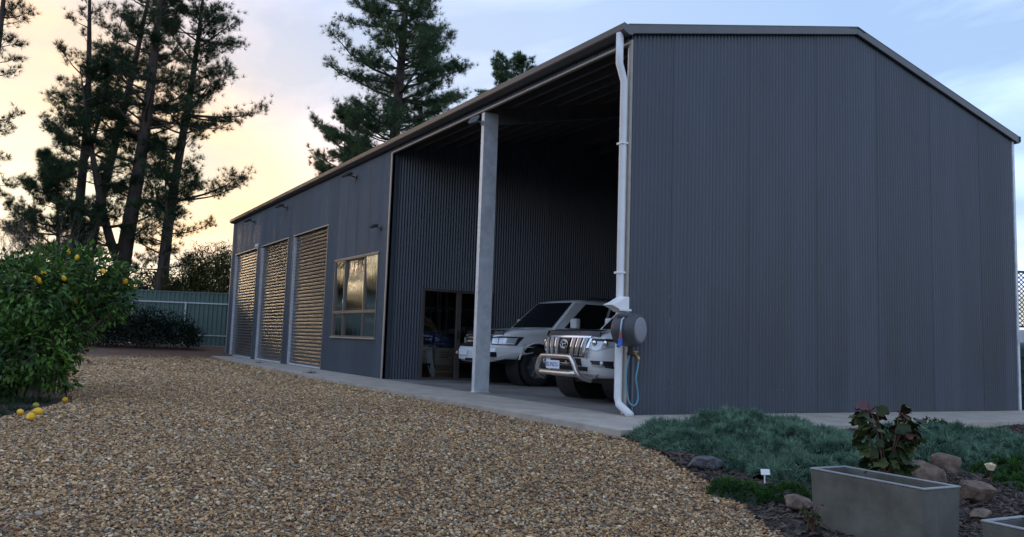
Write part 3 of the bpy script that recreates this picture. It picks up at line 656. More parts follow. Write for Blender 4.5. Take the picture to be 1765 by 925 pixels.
pine('pine_tree', 'pine at the right of the left group with outstretched drooping boughs', basepx(282, 450, 38), 20, .33, lambda u: 4.7*(1-u)**.3*(.55+.5*math.sin(u*14+.6)**2), 47, lean=(1.0, -.3), start=.30, whorl=.62, skip=.08, dens=1.15)
pine('pine_tree', 'pine at the left picture edge with airy lacy boughs', basepx(-45, 450, 34), 19, .30, lambda u: 3.0*(1-u)**.5*(.6+.5*math.sin(u*11)**2), 59, start=.30, whorl=.7, skip=.25, dens=.7)
pine('pine_tree', 'young low pine with dense green boughs in front of thin trunks', basepx(95, 420, 33.8), 7.6, .16, lambda u: 2.5*(1-u)**.45*min(1, .3+2*u)+.2, 61, start=.30, whorl=.42, nb=5, dens=1.2)
pine('pine_tree', 'shorter dark pine behind the fence beside the shed corner', basepx(275, 470, 35.2), 8.4, .17, lambda u: 2.6*(1-u)**.5+.2, 73, start=.30, whorl=.6, nb=3, skip=.15, dens=.85)
pc = basepx(676, 240, 46)
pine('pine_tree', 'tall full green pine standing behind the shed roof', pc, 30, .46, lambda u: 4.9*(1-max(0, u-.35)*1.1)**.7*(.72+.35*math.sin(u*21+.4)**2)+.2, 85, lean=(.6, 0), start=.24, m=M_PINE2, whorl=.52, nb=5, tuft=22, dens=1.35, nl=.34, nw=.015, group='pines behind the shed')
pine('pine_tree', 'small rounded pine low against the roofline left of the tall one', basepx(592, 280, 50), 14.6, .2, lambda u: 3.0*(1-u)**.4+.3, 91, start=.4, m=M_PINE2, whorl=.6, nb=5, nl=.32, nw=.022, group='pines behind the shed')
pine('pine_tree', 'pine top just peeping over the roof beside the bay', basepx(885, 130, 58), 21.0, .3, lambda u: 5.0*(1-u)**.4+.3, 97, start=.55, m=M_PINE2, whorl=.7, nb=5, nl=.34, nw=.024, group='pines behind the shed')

def shrub(name, label, base, lobes, nleaf, ll, lw, m, seed, stems=6, cat='shrub', surf=.55, droop=.3, group=None, bark=M_TWIG, trunk_r=.05, long=False):
    rng = np.random.default_rng(seed); t = thing(name, label, cat, tuple(base), 0, group); lobes = np.array(lobes, float)
    wgt = lobes[:, 3]**2*.5+lobes[:, 3]*lobes[:, 4]; wgt /= wgt.sum(); k = rng.choice(len(lobes), nleaf, p=wgt)
    d = unit(rng.normal(0, 1, (nleaf, 3))); rr = rng.uniform(surf, 1.08, (nleaf, 1))**.8*(1+.24*np.sin(d[:, :1]*8+k[:, None]*2.1)*np.cos(d[:, 2:]*7+k[:, None])*np.sin(d[:, 1:2]*6+1))
    P = lobes[k, :3]+d*rr*np.c_[lobes[k, 3], lobes[k, 3], lobes[k, 4]]
    keep = P[:, 2] > .02; P, d, k = P[keep], d[keep], k[keep]
    b = MB()
    for i, lb in enumerate(lobes):
        c_ = lb[:3]; st = np.array([rng.normal(0, .05), rng.normal(0, .05), 0]); md = st*.5+c_*.5+np.array([0, 0, .1])
        b.tube([st, md*np.array([.6, .6, .7]), c_*.85+.0, c_+rng.normal(0, .5, 3)*lb[3]*.6], [trunk_r, trunk_r*.7, trunk_r*.4, trunk_r*.12], 6, cap=False)
        for s in range(stems):
            e_ = c_+unit(rng.normal(0, 1, 3))*np.array([lb[3], lb[3], lb[4]])*.92; b.tube([c_*.8, (c_*.8+e_)/2+rng.normal(0, .05, 3), e_], [trunk_r*.3, trunk_r*.18, .004], 4, cap=False)
    b.build('trunk', bark, t, smooth=True)
    V = leaves(P, d, ll, lw, rng, droop); tn = np.clip(.35+.28*rng.normal(0, 1, len(P))+.25*np.sin(P[:, 0]*5)*np.sin(P[:, 2]*6+P[:, 1]*4), 0, 1)
    young = rng.random(len(P)) < .04; tn[young] = 1
    tri_mesh('crown', V, np.repeat(tn, 2), m, t, 'stuff', nv=4); return t, P, d
# lemon tree
LB = np.array([-7.0, 3.6, float(gz(-7, 3.6))-.02])
def lobe(px, py, r, v=None, dD=0):
    p = at(px, py, 11.0+dD)-LB; s = 11.0/1382
    return (p[0], p[1], p[2], r*s, (v or r)*s)
lob = [lobe(55, 525, 88), lobe(130, 482, 62), lobe(178, 500, 46), lobe(20, 500, 60), lobe(95, 560, 70), lobe(45, 600, 62, 55), lobe(-10, 560, 75), lobe(-60, 520, 80), lobe(100, 455, 40, 34), lobe(165, 468, 40, 36), lobe(70, 635, 42, 38), lobe(190, 530, 34, 26), lobe(10, 640, 40, 34), lobe(60, 530, 80, 75, .9), lobe(120, 520, 70, 65, .9), lobe(60, 500, 70, 60, -.7), lobe(110, 560, 40, 50, -.5), lobe(112, 655, 24, 16), lobe(105, 610, 30, 40), lobe(85, 635, 34, 36, -.5), lobe(25, 655, 36, 24, -.4), lobe(60, 590, 60, 60, -.8), lobe(205, 480, 28, 22), lobe(210, 515, 26, 22), lobe(25, 600, 60, 60, -.7), lobe(-25, 610, 60, 60, -.4)]
lt, LP, LD = shrub('lemon_tree', 'bushy lemon tree with yellow fruit at the left edge of the gravel', LB, lob, 15000, .10, .050, M_LEAF, 5, stems=6, cat='tree', surf=.55, droop=.15, bark=mat('lemon_bark', (.10, .085, .065), .9, 0, .3, 12), trunk_r=.032)
def lemon_mesh():
    b = MB(); b.lathe([(.001, -.050), (.010, -.046), (.014, -.040), (.026, -.030), (.034, -.012), (.035, .006), (.030, .024), (.019, .037), (.011, .043), (.007, .050), (.001, .053)], (0, 0, 0), (1, 0, 0), 16)
    me = bpy.data.meshes.new('lemon'); me.from_pydata(b.v, [], b.f); me.polygons.foreach_set('use_smooth', [True]*len(me.polygons)); me.materials.append(M_LEMON); return me
LM = lemon_mesh()
for i, (px, py, dd) in enumerate([(61, 479, -.80), (68, 483, -.75), (110, 479, -.62), (119, 434, -.1), (133, 444, -.2), (178, 467, -.3), (216, 485, -.05), (14, 625, -.85), (75, 470, -.55), (129, 520, -.3)]):
    o = bpy.data.objects.new('lemon', LM); COL.objects.link(o); o.parent = lt; p = at(px, py, 11.0+dd)-LB; o.location = p; o.rotation_euler = (random.uniform(0, 6), random.uniform(.6, 1.6), random.uniform(0, 6)); o.scale = (random.uniform(.85, 1.1),)*3
for px, py, lab in [(35, 709, 'fallen yellow lemon farthest left on the ground under the lemon tree'), (53, 716, 'largest fallen lemon nearest the gravel, tilted on its side'), (66, 708, 'fallen yellow lemon just behind the largest fallen one'), (62, 699, 'greenish fallen lemon tucked in the shade by the trunk'), (112, 690, 'single fallen lemon at the right end of the lemon bed')]:
    p = on_z(px, py, -.055); o = bpy.data.objects.new('fallen_lemon', LM if 'green' not in lab else LM.copy()); COL.objects.link(o)
    if 'green' in lab: o.data.materials[0] = mat('green_lemon_skin', (.26, .24, .03), .5)
    o.location = (p[0], p[1], float(gz(p[0], p[1]))+.022); o.rotation_euler = (0, random.uniform(-.2, .3), random.uniform(0, 6)); s = 1.25 if 'largest' in lab else 1.0; o.scale = (s, s, s)
    tag(o, lab, 'lemon', 'fallen lemons')
# grass and weeds in the lemon bed
def blades(name, label, pts, n, ln, wd, m, seed, spread=.6, per=1):
    rng = np.random.default_rng(seed); P = np.asarray(pts); V = needles(P, np.tile([0, 0, 1.], (len(P), 1)), n, ln, wd, spread, rng)
    o = tri_mesh(name, V, np.repeat(np.clip(rng.normal(.45, .25, len(P)), 0, 1), n), m, None, 'stuff'); o['label'] = label; return o
pp = []
while len(pp) < 1500:
    x, y = RNG.uniform(-9.5, -6.4), RNG.uniform(.3, 6.5)
    if in_poly(x, y, LEM) and (math.sin(x*5)+math.cos(y*4+x) > .1): pp.append((x, y, float(gz(x, y))-.015))
blades('weedy_grass', 'short dark green weeds under the lemon tree', pp, 7, .07, .010, M_GRASS, 3)
wd_ = [(y_, ) for y_ in ()]
for px, py, lab in [(445, 627, 'small green weed at the apron edge by the middle roller door'), (535, 645, 'reddish dry weed tuft at the apron edge below the nearest roller door')]:
    p = on_z(px, py, -.03); rng = np.random.default_rng(px); P = np.tile([0, 0, 0.], (30, 1))+rng.normal(0, .06, (30, 3))*[1, 1, .1]
    t = thing('weed', lab, 'weed', (p[0], p[1], float(gz(p[0], p[1]))-.02), 0, 'weeds along the apron')
    tri_mesh('leaves', needles(P, np.tile([0, 0, 1.], (30, 1)), 7, .13, .018, .8, rng), rng.uniform(.2, 1, 210), M_GRASS if '445' == str(px) else leafmat('dry_weed', (.05, .03, .015), (.14, .08, .04)), t)
# dark bush before the fence
HBp = at(250, 600, 31.0); HBp[2] = float(gz(HBp[0], HBp[1]))
s = 31/1382
lob = [(-1.6, 0, .55, .8, .6), (-.8, .1, .75, .9, .75), (.1, 0, .75, .95, .78), (1.0, -.2, .65, .8, .66), (1.6, -.4, .45, .5, .45), (-2.4, .2, .45, .7, .5)]
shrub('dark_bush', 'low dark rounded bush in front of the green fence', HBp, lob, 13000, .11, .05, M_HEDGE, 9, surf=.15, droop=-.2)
# bamboo like shrub and background growth behind the fence
bp_ = at(352, 470, 37); bp_[2] = G0
lob = [(-.7, .3, 2.4, .9, 1.6), (.5, 0, 2.9, 1.0, 1.8), (1.2, -.3, 2.4, .9, 1.6), (-.2, .5, 3.7, .7, 1.0), (.9, .3, 4.0, .6, .8), (-1.5, .5, 1.9, .8, 1.4), (2.2, -.5, 3.2, .8, 1.5)]
shrub('bamboo_shrub', 'pale yellow green feathery shrub behind the fence by the shed corner', bp_, lob, 16000, .28, .045, M_WILLOW, 13, surf=.2, droop=.9)
for i, (px, D, w, hh, lab, m) in enumerate([(20, 42, 3.2, 4.2, 'dark olive bush deep behind the bare shrub', M_PINE), (150, 44, 3.4, 3.4, 'dark bush behind the thick pine trunk', M_PINE), (250, 45, 3.0, 3.6, 'dark bush filling the gap between the right pines', M_HEDGE), (310, 43, 2.6, 4.0, 'dark green bush behind the feathery shrub', M_PINE), (-70, 40, 3.2, 4.6, 'dark bush beyond the left picture edge pine', M_PINE)]):
    q = at(px, 470, D); q[2] = G0; rr = np.random.default_rng(200+i)
    lob = [(rr.uniform(-w, w)*.8, rr.uniform(-.6, .6), rr.uniform(.15, .8)*hh*1.0, w*.45, hh*.28) for k in range(8)]
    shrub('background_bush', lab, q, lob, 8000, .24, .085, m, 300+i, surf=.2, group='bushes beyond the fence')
# bare twiggy shrub on the left
rng = np.random.default_rng(77); q = at(0, 480, 21.0); q[2] = float(gz(q[0], q[1]))
t = thing('bare_shrub', 'leafless brown twiggy shrub behind the lemon tree', 'shrub', tuple(q)); b = MB()
def twig(p, d, ln, r, lv):
    pts = [p]
    for s in range(4): d = unit(d+rng.normal(0, .16, 3)); pts.append(pts[-1]+d*ln/4)
    b.tube(pts, [r*(1-.18*s) for s in range(5)], 4 if lv < 2 else 3, cap=False)
    if lv < 4:
        for k in range(3 if lv else 4): twig(pts[rng.integers(2, 5)], unit(d+rng.normal(0, .42, 3)+np.array([0, 0, .35])), ln*rng.uniform(.6, .85), r*.55, lv+1)
for k in range(20): twig(np.array([rng.normal(0, .8), rng.normal(0, .3), 0]), unit(np.array([rng.normal(0, .45), rng.normal(0, .3), 1.])), rng.uniform(1.3, 1.75), .03, 0)
b.build('stems', M_TWIG, t)

# ------------------------------------------------------------------ garden bed on the right
def mound(name, label, lobes, n, ln, wd, m, seed, per=14, cat='ground cover', spread=.6):
    rng = np.random.default_rng(seed); lobes = np.array(lobes, float); c = lobes[:, :2].mean(0); z0 = float(gz(*c))
    t = thing(name, label, cat, (c[0], c[1], z0), 0, 'ground cover mounds')
    def hgt(x, y):
        v = np.full(np.shape(x), -1.)
        for lx, ly, r, h_ in lobes: v = np.maximum(v, h_*(1-((x-lx)**2+(y-ly)**2)/r**2))
        return v+.042*np.sin(x*11+y*5)*np.cos(y*9)+.026*np.sin(x*25)*np.cos(y*21+x*9)
    gx = np.linspace((lobes[:, 0]-lobes[:, 2]).min(), (lobes[:, 0]+lobes[:, 2]).max(), 50); gy = np.linspace((lobes[:, 1]-lobes[:, 2]).min(), (lobes[:, 1]+lobes[:, 2]).max(), 50)
    X, Y = np.meshgrid(gx, gy, indexing='ij'); Z = np.maximum(hgt(X, Y)-.05, -.08)
    MB().grid([[(X[i, j]-c[0], Y[i, j]-c[1], Z[i, j]) for j in range(50)] for i in range(50)]).build('mound_base', mat('mound_shade_twigs', (.03, .04, .028), .95, 0, .4, 20), t, smooth=True)
    x = rng.uniform(gx[0], gx[-1], n*4); y = rng.uniform(gy[0], gy[-1], n*4); z = hgt(x, y); k = np.where(z > .0)[0][:n]; x, y, z = x[k], y[k], z[k]
    e = .02; nx = -(hgt(x+e, y)-z)/e; ny = -(hgt(x, y+e)-z)/e; nr = unit(np.c_[nx*.8, ny*.8, np.ones(len(x))])
    P = np.c_[x-c[0], y-c[1], z-.03+rng.uniform(-.02, .03, len(x))]
    sp = unit(nr+rng.normal(0, .6, (len(x), 3)))
    V = needles(P, sp, per, ln, wd, spread, rng); tn = np.clip(.45+.3*np.sin(x*13+y*5)*np.cos(y*11)+rng.normal(0, .2, len(x)), 0, 1)
    tri_mesh('foliage', V, np.repeat(tn, per), m, t, 'stuff'); return t
mound('silver_groundcover', 'wide silvery green ground cover mound spilling from the shed corner', [(-.95, -1.95, .5, .20), (-.35, -2.25, .75, .34), (.25, -2.35, .6, .26), (-.75, -2.8, .7, .26), (-.2, -3.0, .7, .26), (-1.15, -3.4, .5, .17), (-.65, -3.6, .65, .20), (-.3, -3.6, .5, .16), (-1.45, -3.95, .38, .13), (-1.25, -2.4, .4, .15)], 5200, .085, .009, M_JUN, 15)
mound('silver_groundcover', 'smaller silvery green ground cover mound behind the planter, at the right', [(1.6, -3.0, .7, .26), (2.3, -3.0, .7, .24), (1.3, -3.5, .5, .18), (2.1, -3.6, .55, .18), (2.9, -3.2, .5, .2)], 2800, .085, .010, M_JUN, 16)
mound('green_moss_mound', 'small bright green mossy cushion at the gravel edge', [(-2.35, -4.15, .26, .10), (-2.15, -4.35, .24, .09)], 900, .04, .006, M_MOSS, 17)
mound('dark_groundcover', 'dark green leafy patch beside the cream flower at the right', [(1.0, -4.5, .5, .16), (.6, -4.8, .4, .12), (3.4, -2.2, .6, .2)], 1500, .07, .014, M_MOSS, 18)
def rock(label, px, py, z, size, m, seed):
    rng = np.random.default_rng(seed); bm = bmesh.new(); bmesh.ops.create_icosphere(bm, subdivisions=3, radius=.5)
    pl_ = [(Vector(unit(rng.normal(0, 1, 3))), rng.uniform(.26, .42)) for k in range(14)]
    for v in bm.verts:
        for n_, d_ in pl_:
            s_ = v.co.dot(n_)
            if s_ > d_: v.co -= n_*(s_-d_)
        v.co = Vector((v.co.x*size[0], v.co.y*size[1], v.co.z*size[2]))
    me = bpy.data.meshes.new('rock'); bm.to_mesh(me); bm.free(); o = link('garden_rock', me, m); p = on_z(px, py, z); o.location = (p[0], p[1], float(gz(p[0], p[1]))+size[2]*.18); o.rotation_euler = (0, 0, rng.uniform(-.4, .4))
    return tag(o, label, 'rock', 'rocks in the garden bed')
rock('flat dark slate rock at the gravel edge below the silvery mound', 1212, 792, -.06, (.52, .34, .15), M_ROCKD, 1)
rock('flat brown rock at the left end of the grey planter', 1378, 852, -.08, (.28, .3, .12), M_ROCKB, 2)
rock('tan pointed rock right behind the planter plant', 1600, 815, -.05, (.40, .34, .32), M_ROCKB, 3)
rock('tilted brown rock leaning beside the tan pointed rock', 1632, 800, -.05, (.30, .3, .34), M_ROCKB, 4)
rock('rounded grey brown rock in front of the cream flower', 1680, 838, -.06, (.38, .3, .22), M_ROCKB, 5)
rock('long low tan rock half hidden left of the planter plant', 1440, 752, -.05, (.62, .36, .20), M_ROCKB, 6)
rock('thin reddish stone lying on the soil right of the planter', 1690, 868, -.08, (.34, .12, .08), M_ROCKB, 7)
rock('small brown rock left of the tan pointed rock', 1575, 800, -.05, (.26, .2, .22), M_ROCKB, 8)
# mulch chips on the soil
n = 32000; D = np.sqrt(RNG.uniform(3.0**2, 13**2, n)); u = RNG.uniform(.16, .78, n)*D
x = CAM[0]+math.sin(YAW)*D+math.cos(YAW)*u; y = CAM[1]+math.cos(YAW)*D-math.sin(YAW)*u
k = (y < -1.6) & (x > np.array([bed_x(v) for v in y])-.04); x, y = x[k], y[k]; n = len(x)
scatter('mulch_chips', np.c_[x, y, gz(x, y)-.008+.03*np.sin(x*3.1+y*2)*np.cos(y*2.3)], RNG.uniform(.5, 1.6, (n, 3))*np.array([.05, .022, .012]), np.c_[RNG.normal(0, .3, (n, 2)), RNG.uniform(0, 6.3, n)], np.array([.055, .04, .03])*RNG.uniform(.4, 2.0, (n, 1)), M_CHIP)['label'] = 'dark bark mulch chips on the garden bed'
# planters
def planter(label, loc, rz, ln, wd, zb, zt):
    t = thing('trough_planter', label, 'planter', (loc[0], loc[1], zb), rz, 'grey trough planters'); h = zt-zb; w = .022; b = MB()
    i = .012
    o0 = [(i, i), (ln-i, i), (ln-i, wd-i), (i, wd-i)]; o1 = [(0, 0), (ln, 0), (ln, wd), (0, wd)]; i1 = [(w, w), (ln-w, w), (ln-w, wd-w), (w, wd-w)]
    V = [(x, y, 0) for x, y in o0]+[(x, y, h) for x, y in o1]+[(x, y, h) for x, y in i1]+[(x, y, h*.35) for x, y in i1]
    F = [(3, 2, 1, 0)]
    for a in range(3): F += [(4*a+k, 4*a+(k+1) % 4, 4*(a+1)+(k+1) % 4, 4*(a+1)+k) for k in range(4)]
    b.add(V, F+[(12, 13, 14, 15)]); b.build('trough', M_PLANTER, t, bevel=.005)
    r_ = MB(); e = .004
    for q in ((-e, -e, ln+e, w), (-e, wd-w, ln+e, wd+e), (-e, w, w, wd-w), (ln-w, w, ln+e, wd-w)): r_.box(q[0], q[1], h+.001, q[2], q[3], h+.010)
    r_.build('rim', M_PRIM, t, bevel=.003)
    P = [[(w+(ln-2*w)*a/14, w+(wd-2*w)*c/6, h*.86+.012*math.sin(a*2.1+c)*math.cos(c*1.7)) for c in range(7)] for a in range(15)]
    MB().grid(P).build('potting_soil', M_SOIL, t, smooth=True); return t
ZT = .17; pa, pb, pcn = on_z(1397, 808, ZT), on_z(1593, 845, ZT), on_z(1654, 840, ZT)
dv_ = pb-pa; ln_ = float(np.hypot(dv_[0], dv_[1])); ang = math.atan2(dv_[1], dv_[0]); wd_ = float(np.hypot(*(pcn-pb)[:2]))
planter('long grey concrete trough planter holding the olive and burgundy leaved plant', pa, ang, ln_, wd_, -.19, ZT)
p2 = on_z(1692, 899, .13); planter('second grey trough planter cut off at the lower right corner', p2, ang, ln_, wd_, -.22, .13)
# leafy plant in the planter: each leaf a part
def leafy(label, base, h, n, seed, wide=.16, red=.16, sz=.075, name='planter_shrub'):
    rng = np.random.default_rng(seed); t = thing(name, label, 'plant', tuple(base)); sb = MB(); stems = []
    for k in range(7):
        a = rng.uniform(0, 6.28); tip = np.array([math.cos(a)*wide*rng.uniform(.3, 1), math.sin(a)*wide*rng.uniform(.3, 1), h*rng.uniform(.65, 1.0)]); md = tip*np.array([.5, .5, .55])+rng.normal(0, .012, 3)
        sb.tube([(0, 0, -.03), md, tip], [.007, .005, .003], 5, cap=False); stems.append((md, tip))
    sb.build('stems', mat('reddish_stem', (.10, .045, .03), .7), t, smooth=True)
    ms = []
    for v in range(6):
        bm_ = MB(); rim = []; K = 12
        for j in range(K):
            a = 2*math.pi*j/K; r = .5*(1+.10*math.cos(5*a+v)+.06*rng.normal()); r *= .55+.45*abs(math.sin(a/2))**.5 if j in (0,) else 1
            rim.append((r*math.cos(a)+.42, r*math.sin(a), .10*math.cos(2*a+v)-.10*abs(math.sin(a))))
        bm_.add([(.42, 0, .03)]+rim, [(0, 1+j, 1+(j+1) % K) for j in range(K)])
        me = bpy.data.meshes.new('leaf'); me.from_pydata(bm_.v, [], bm_.f); at_ = me.attributes.new('tint', 'FLOAT', 'FACE'); at_.data.foreach_set('value', [[.1, .35, .6, .9, .2, .5][v]]*K)
        me.polygons.foreach_set('use_smooth', [True]*K); me.materials.append(M_ROSED if v == 5 else M_ROSE); ms.append(me)
    for k in range(n):
        md, tip = stems[k % 7]; f = rng.uniform(-.7, 1.0); p = md+(tip-md)*f if f > 0 else md*(1+f); hi = p[2]/h
        v = 5 if rng.random() < red*max(0, hi-.45)*2.6 else rng.integers(0, 5)
        o = bpy.data.objects.new('leaf', ms[v]); COL.objects.link(o); o.parent = t
        a = math.atan2(p[1], p[0])+rng.normal(0, 1.0); r = wide*.45*(1-.5*hi); o.location = p+np.array([math.cos(a)*r*rng.uniform(.1, 1), math.sin(a)*r*rng.uniform(.1, 1), rng.normal(0, .01)])
        o.rotation_euler = (rng.normal(0, .4), rng.uniform(.1, 1.1), a); s = sz*rng.uniform(.65, 1.2)*(1-.25*hi); o.scale = (s, s, s)
    return t
pb_ = on_z(1528, 826, ZT-.05)
leafy('olive and burgundy round leaved plant growing in the long grey trough', pb_, .49, 210, 4, wide=.23, sz=.092, red=.30)
pe = at(1790, 850, 4.4); pe[2] = -.17
leafy('yellowing leafy plant cut off at the right picture edge', pe, .36, 40, 6, wide=.10, red=.0, sz=.07, name='edge_shrub')
wp = on_z(1405, 905, -.15); leafy('small grey green weed at the left foot of the trough planter', (wp[0]-.06, wp[1]-.03, wp[2]), .15, 34, 8, wide=.08, red=0, sz=.035, name='small_weed')
fl = on_z(1707, 812, -.0); t = thing('cream_flower', 'single cream rose like flower low in the bed at the right', 'flower', (fl[0], fl[1], float(gz(fl[0], fl[1]))))
MB().tube([(0, 0, 0), (.01, 0, .10), (0, 0, .16)], .005, 5).build('stem', M_ROSED, t)
for k in range(9):
    a = k*2.4; r = .02+.004*k
    MB().grid([[(r*math.cos(a+w)*(.5+.5*v)+0, r*math.sin(a+w)*(.5+.5*v), .16+.06*v-.02*v*v*(k/9)) for w in np.linspace(-.7, .7, 5)] for v in (0, .5, 1)]).build('petal', M_FLOW, t, smooth=True)
tg = on_z(1318, 826, -.09); t = thing('plant_tag', 'small white plant tag on a stake in front of the silvery mound', 'tag', (tg[0], tg[1], tg[2]-.03))
MB().box(-.004, -.004, 0, .004, .004, .07).build('stake', M_WHITE, t)
MB().obox((0, -.006, .088), (.07, .004, .045), Matrix.Rotation(-.5, 3, 'Z')@Matrix.Rotation(-.35, 3, 'X')).build('card', M_WHITE, t)
# things at the far right behind the shed
tk = thing('green_water_tank', 'dark green tank wall beside the right end of the shed', 'tank', (14.2, 1.7, -.1))
MB().lathe([(1.6, 0), (1.6, 1.3), (1.5, 1.42), (.3, 1.55), (.001, 1.55)], (0, 0, 0), (0, 0, 1), 40).build('tank_shell', mat('tank_green', (.03, .06, .055), .6, 0, .1, 3), tk, smooth=True)
for z in (.25, .55, .85, 1.15): MB().lathe([(1.6, -.03), (1.63, 0), (1.6, .03)], (0, 0, z), (0, 0, 1), 40).build('tank_rib', MATS['tank_green'], tk, smooth=True)
tr = thing('lattice_screen', 'dark lattice screen panel rising behind the green tank', 'trellis', (15.75, 3.1, -.1), -.5); b = MB()
for k in range(-14, 20):
    for s in (-1, 1):
        x0 = k*.12; pts = [(x0, .015*s, 2.0), (x0+s*1.4, .015*s, 3.4)]
        f0 = max(0, min(1, ((0 if s > 0 else 2.2)-x0)/(s*1.4))); f1 = max(0, min(1, ((2.2 if s > 0 else 0)-x0)/(s*1.4)))
        a, c = np.array(pts[0]), np.array(pts[1]); A_, B_ = a+(c-a)*f0, a+(c-a)*f1
        if np.linalg.norm(B_-A_) > .05: b.tube([A_, B_], .013, 4)
b.build('lattice', M_BLACK, tr); MB().box(-.05, -.04, 0, .0, .04, 3.45).box(2.2, -.04, 0, 2.25, .04, 3.45).box(0, -.04, 3.4, 2.2, .04, 3.45).box(0, -.04, 1.95, 2.2, .04, 2.0).build('screen_frame', M_BLACK, tr)

# ------------------------------------------------------------------ stored goods behind the glass door
t = thing('cardboard_box', 'pale printed cardboard box on top of a brown one, behind the glass door', 'box', (1.87, 9.05, .31))
MB().box(-.27, -.2, 0, .27, .2, .42).build('carton', M_CARDP, t, bevel=.006); 
for k, (x0, x1, z) in enumerate([(-.17, .12, .30), (-.13, .15, .24), (-.15, .10, .18)]): MB().box(x0, -.2035, z, x1, -.2012, z+.03).build('print_line', M_TAN, t)
t = thing('cardboard_box', 'brown cardboard box on the floor under the pale printed box', 'box', (1.9, 9.05, .003)); MB().box(-.28, -.2, 0, .28, .2, .30).build('carton', M_CARD, t, bevel=.006); MB().box(-.28, -.203, .14, .28, -.2008, .17).build('tape', M_CARDP, t)
t = thing('cardboard_box', 'pale open box on the floor at the left of the glass door', 'box', (1.2, 9.1, .35)); MB().box(-.24, -.2, 0, .24, .2, .40).build('carton', M_CARDP, t, bevel=.006); MB().obox((0, -.27, .36), (.48, .16, .008), Matrix.Rotation(.5, 3, 'X')).build('flap', M_CARDP, t)
t = thing('low_shelf', 'dark low shelf carrying the pale open box', 'shelf', (1.2, 9.1, .003)); MB().box(-.3, -.25, .30, .3, .25, .345).build('shelf_top', M_BLACK, t)
for sx in (-.27, .27): MB().box(sx-.02, -.23, 0, sx+.02, .23, .30).build('shelf_side', M_BLACK, t)
t = thing('pale_gutter_offcut', 'pale curved plastic strip leaning against the boxes', 'plastic strip', (1.44, 8.85, .003)); MB().grid([[(.02*math.cos(a)*4+.18*(1-u)**2, .03*math.sin(a), .72*u) for a in np.linspace(0, 3.1, 7)] for u in np.linspace(0, 1, 10)]).build('strip', M_PVC, t, smooth=True, thick=.004)
t = thing('tarp_bundle', 'crumpled blue tarpaulin piled on the boxes behind the glass door', 'tarpaulin', (1.6, 9.15, .76))
rng = np.random.default_rng(4); rows = []
for i in range(19):
    row = []
    for j in range(25):
        a, c = i/18*math.pi, j/24*2*math.pi; r = 1+.14*math.sin(5*c+3*a)+.1*math.sin(9*c-4*a)+rng.normal(0, .03); row.append((.72*r*math.sin(a)*math.cos(c), .3*r*math.sin(a)*math.sin(c), .16+.17*r*math.cos(a)-.1*math.cos(c)*math.sin(a)))
    rows.append(row)
MB().grid(rows).build('tarp', M_TARP, t, smooth=True)
t = thing('rolled_mat', 'brown rolled mats drooping over the blue tarpaulin', 'mat', (1.35, 9.25, 1.10))
for k in range(3): MB().tube(smoothpath([(-.35, .05*k, .22+.11*k), (.0, .05*k, .24+.09*k), (.35, .05*k, .12+.06*k), (.5, .05*k, -.02)]), .055, 10).build('roll', M_TAN, t, smooth=True)
t = thing('steel_shelving', 'dark storage shelving at the back of the room behind the glass door', 'shelving', (1.2, 9.7, .003))
for z in (.5, 1.1, 1.7, 2.2): MB().box(-.3, -.2, z, 2.4, .2, z+.03).build('shelf', M_STEELIN, t)
for sx in (-.3, 1.0, 2.36): MB().box(sx, -.2, 0, sx+.04, -.16, 2.4).build('upright', M_STEELIN, t); MB().box(sx, .16, 0, sx+.04, .2, 2.4).build('upright', M_STEELIN, t)
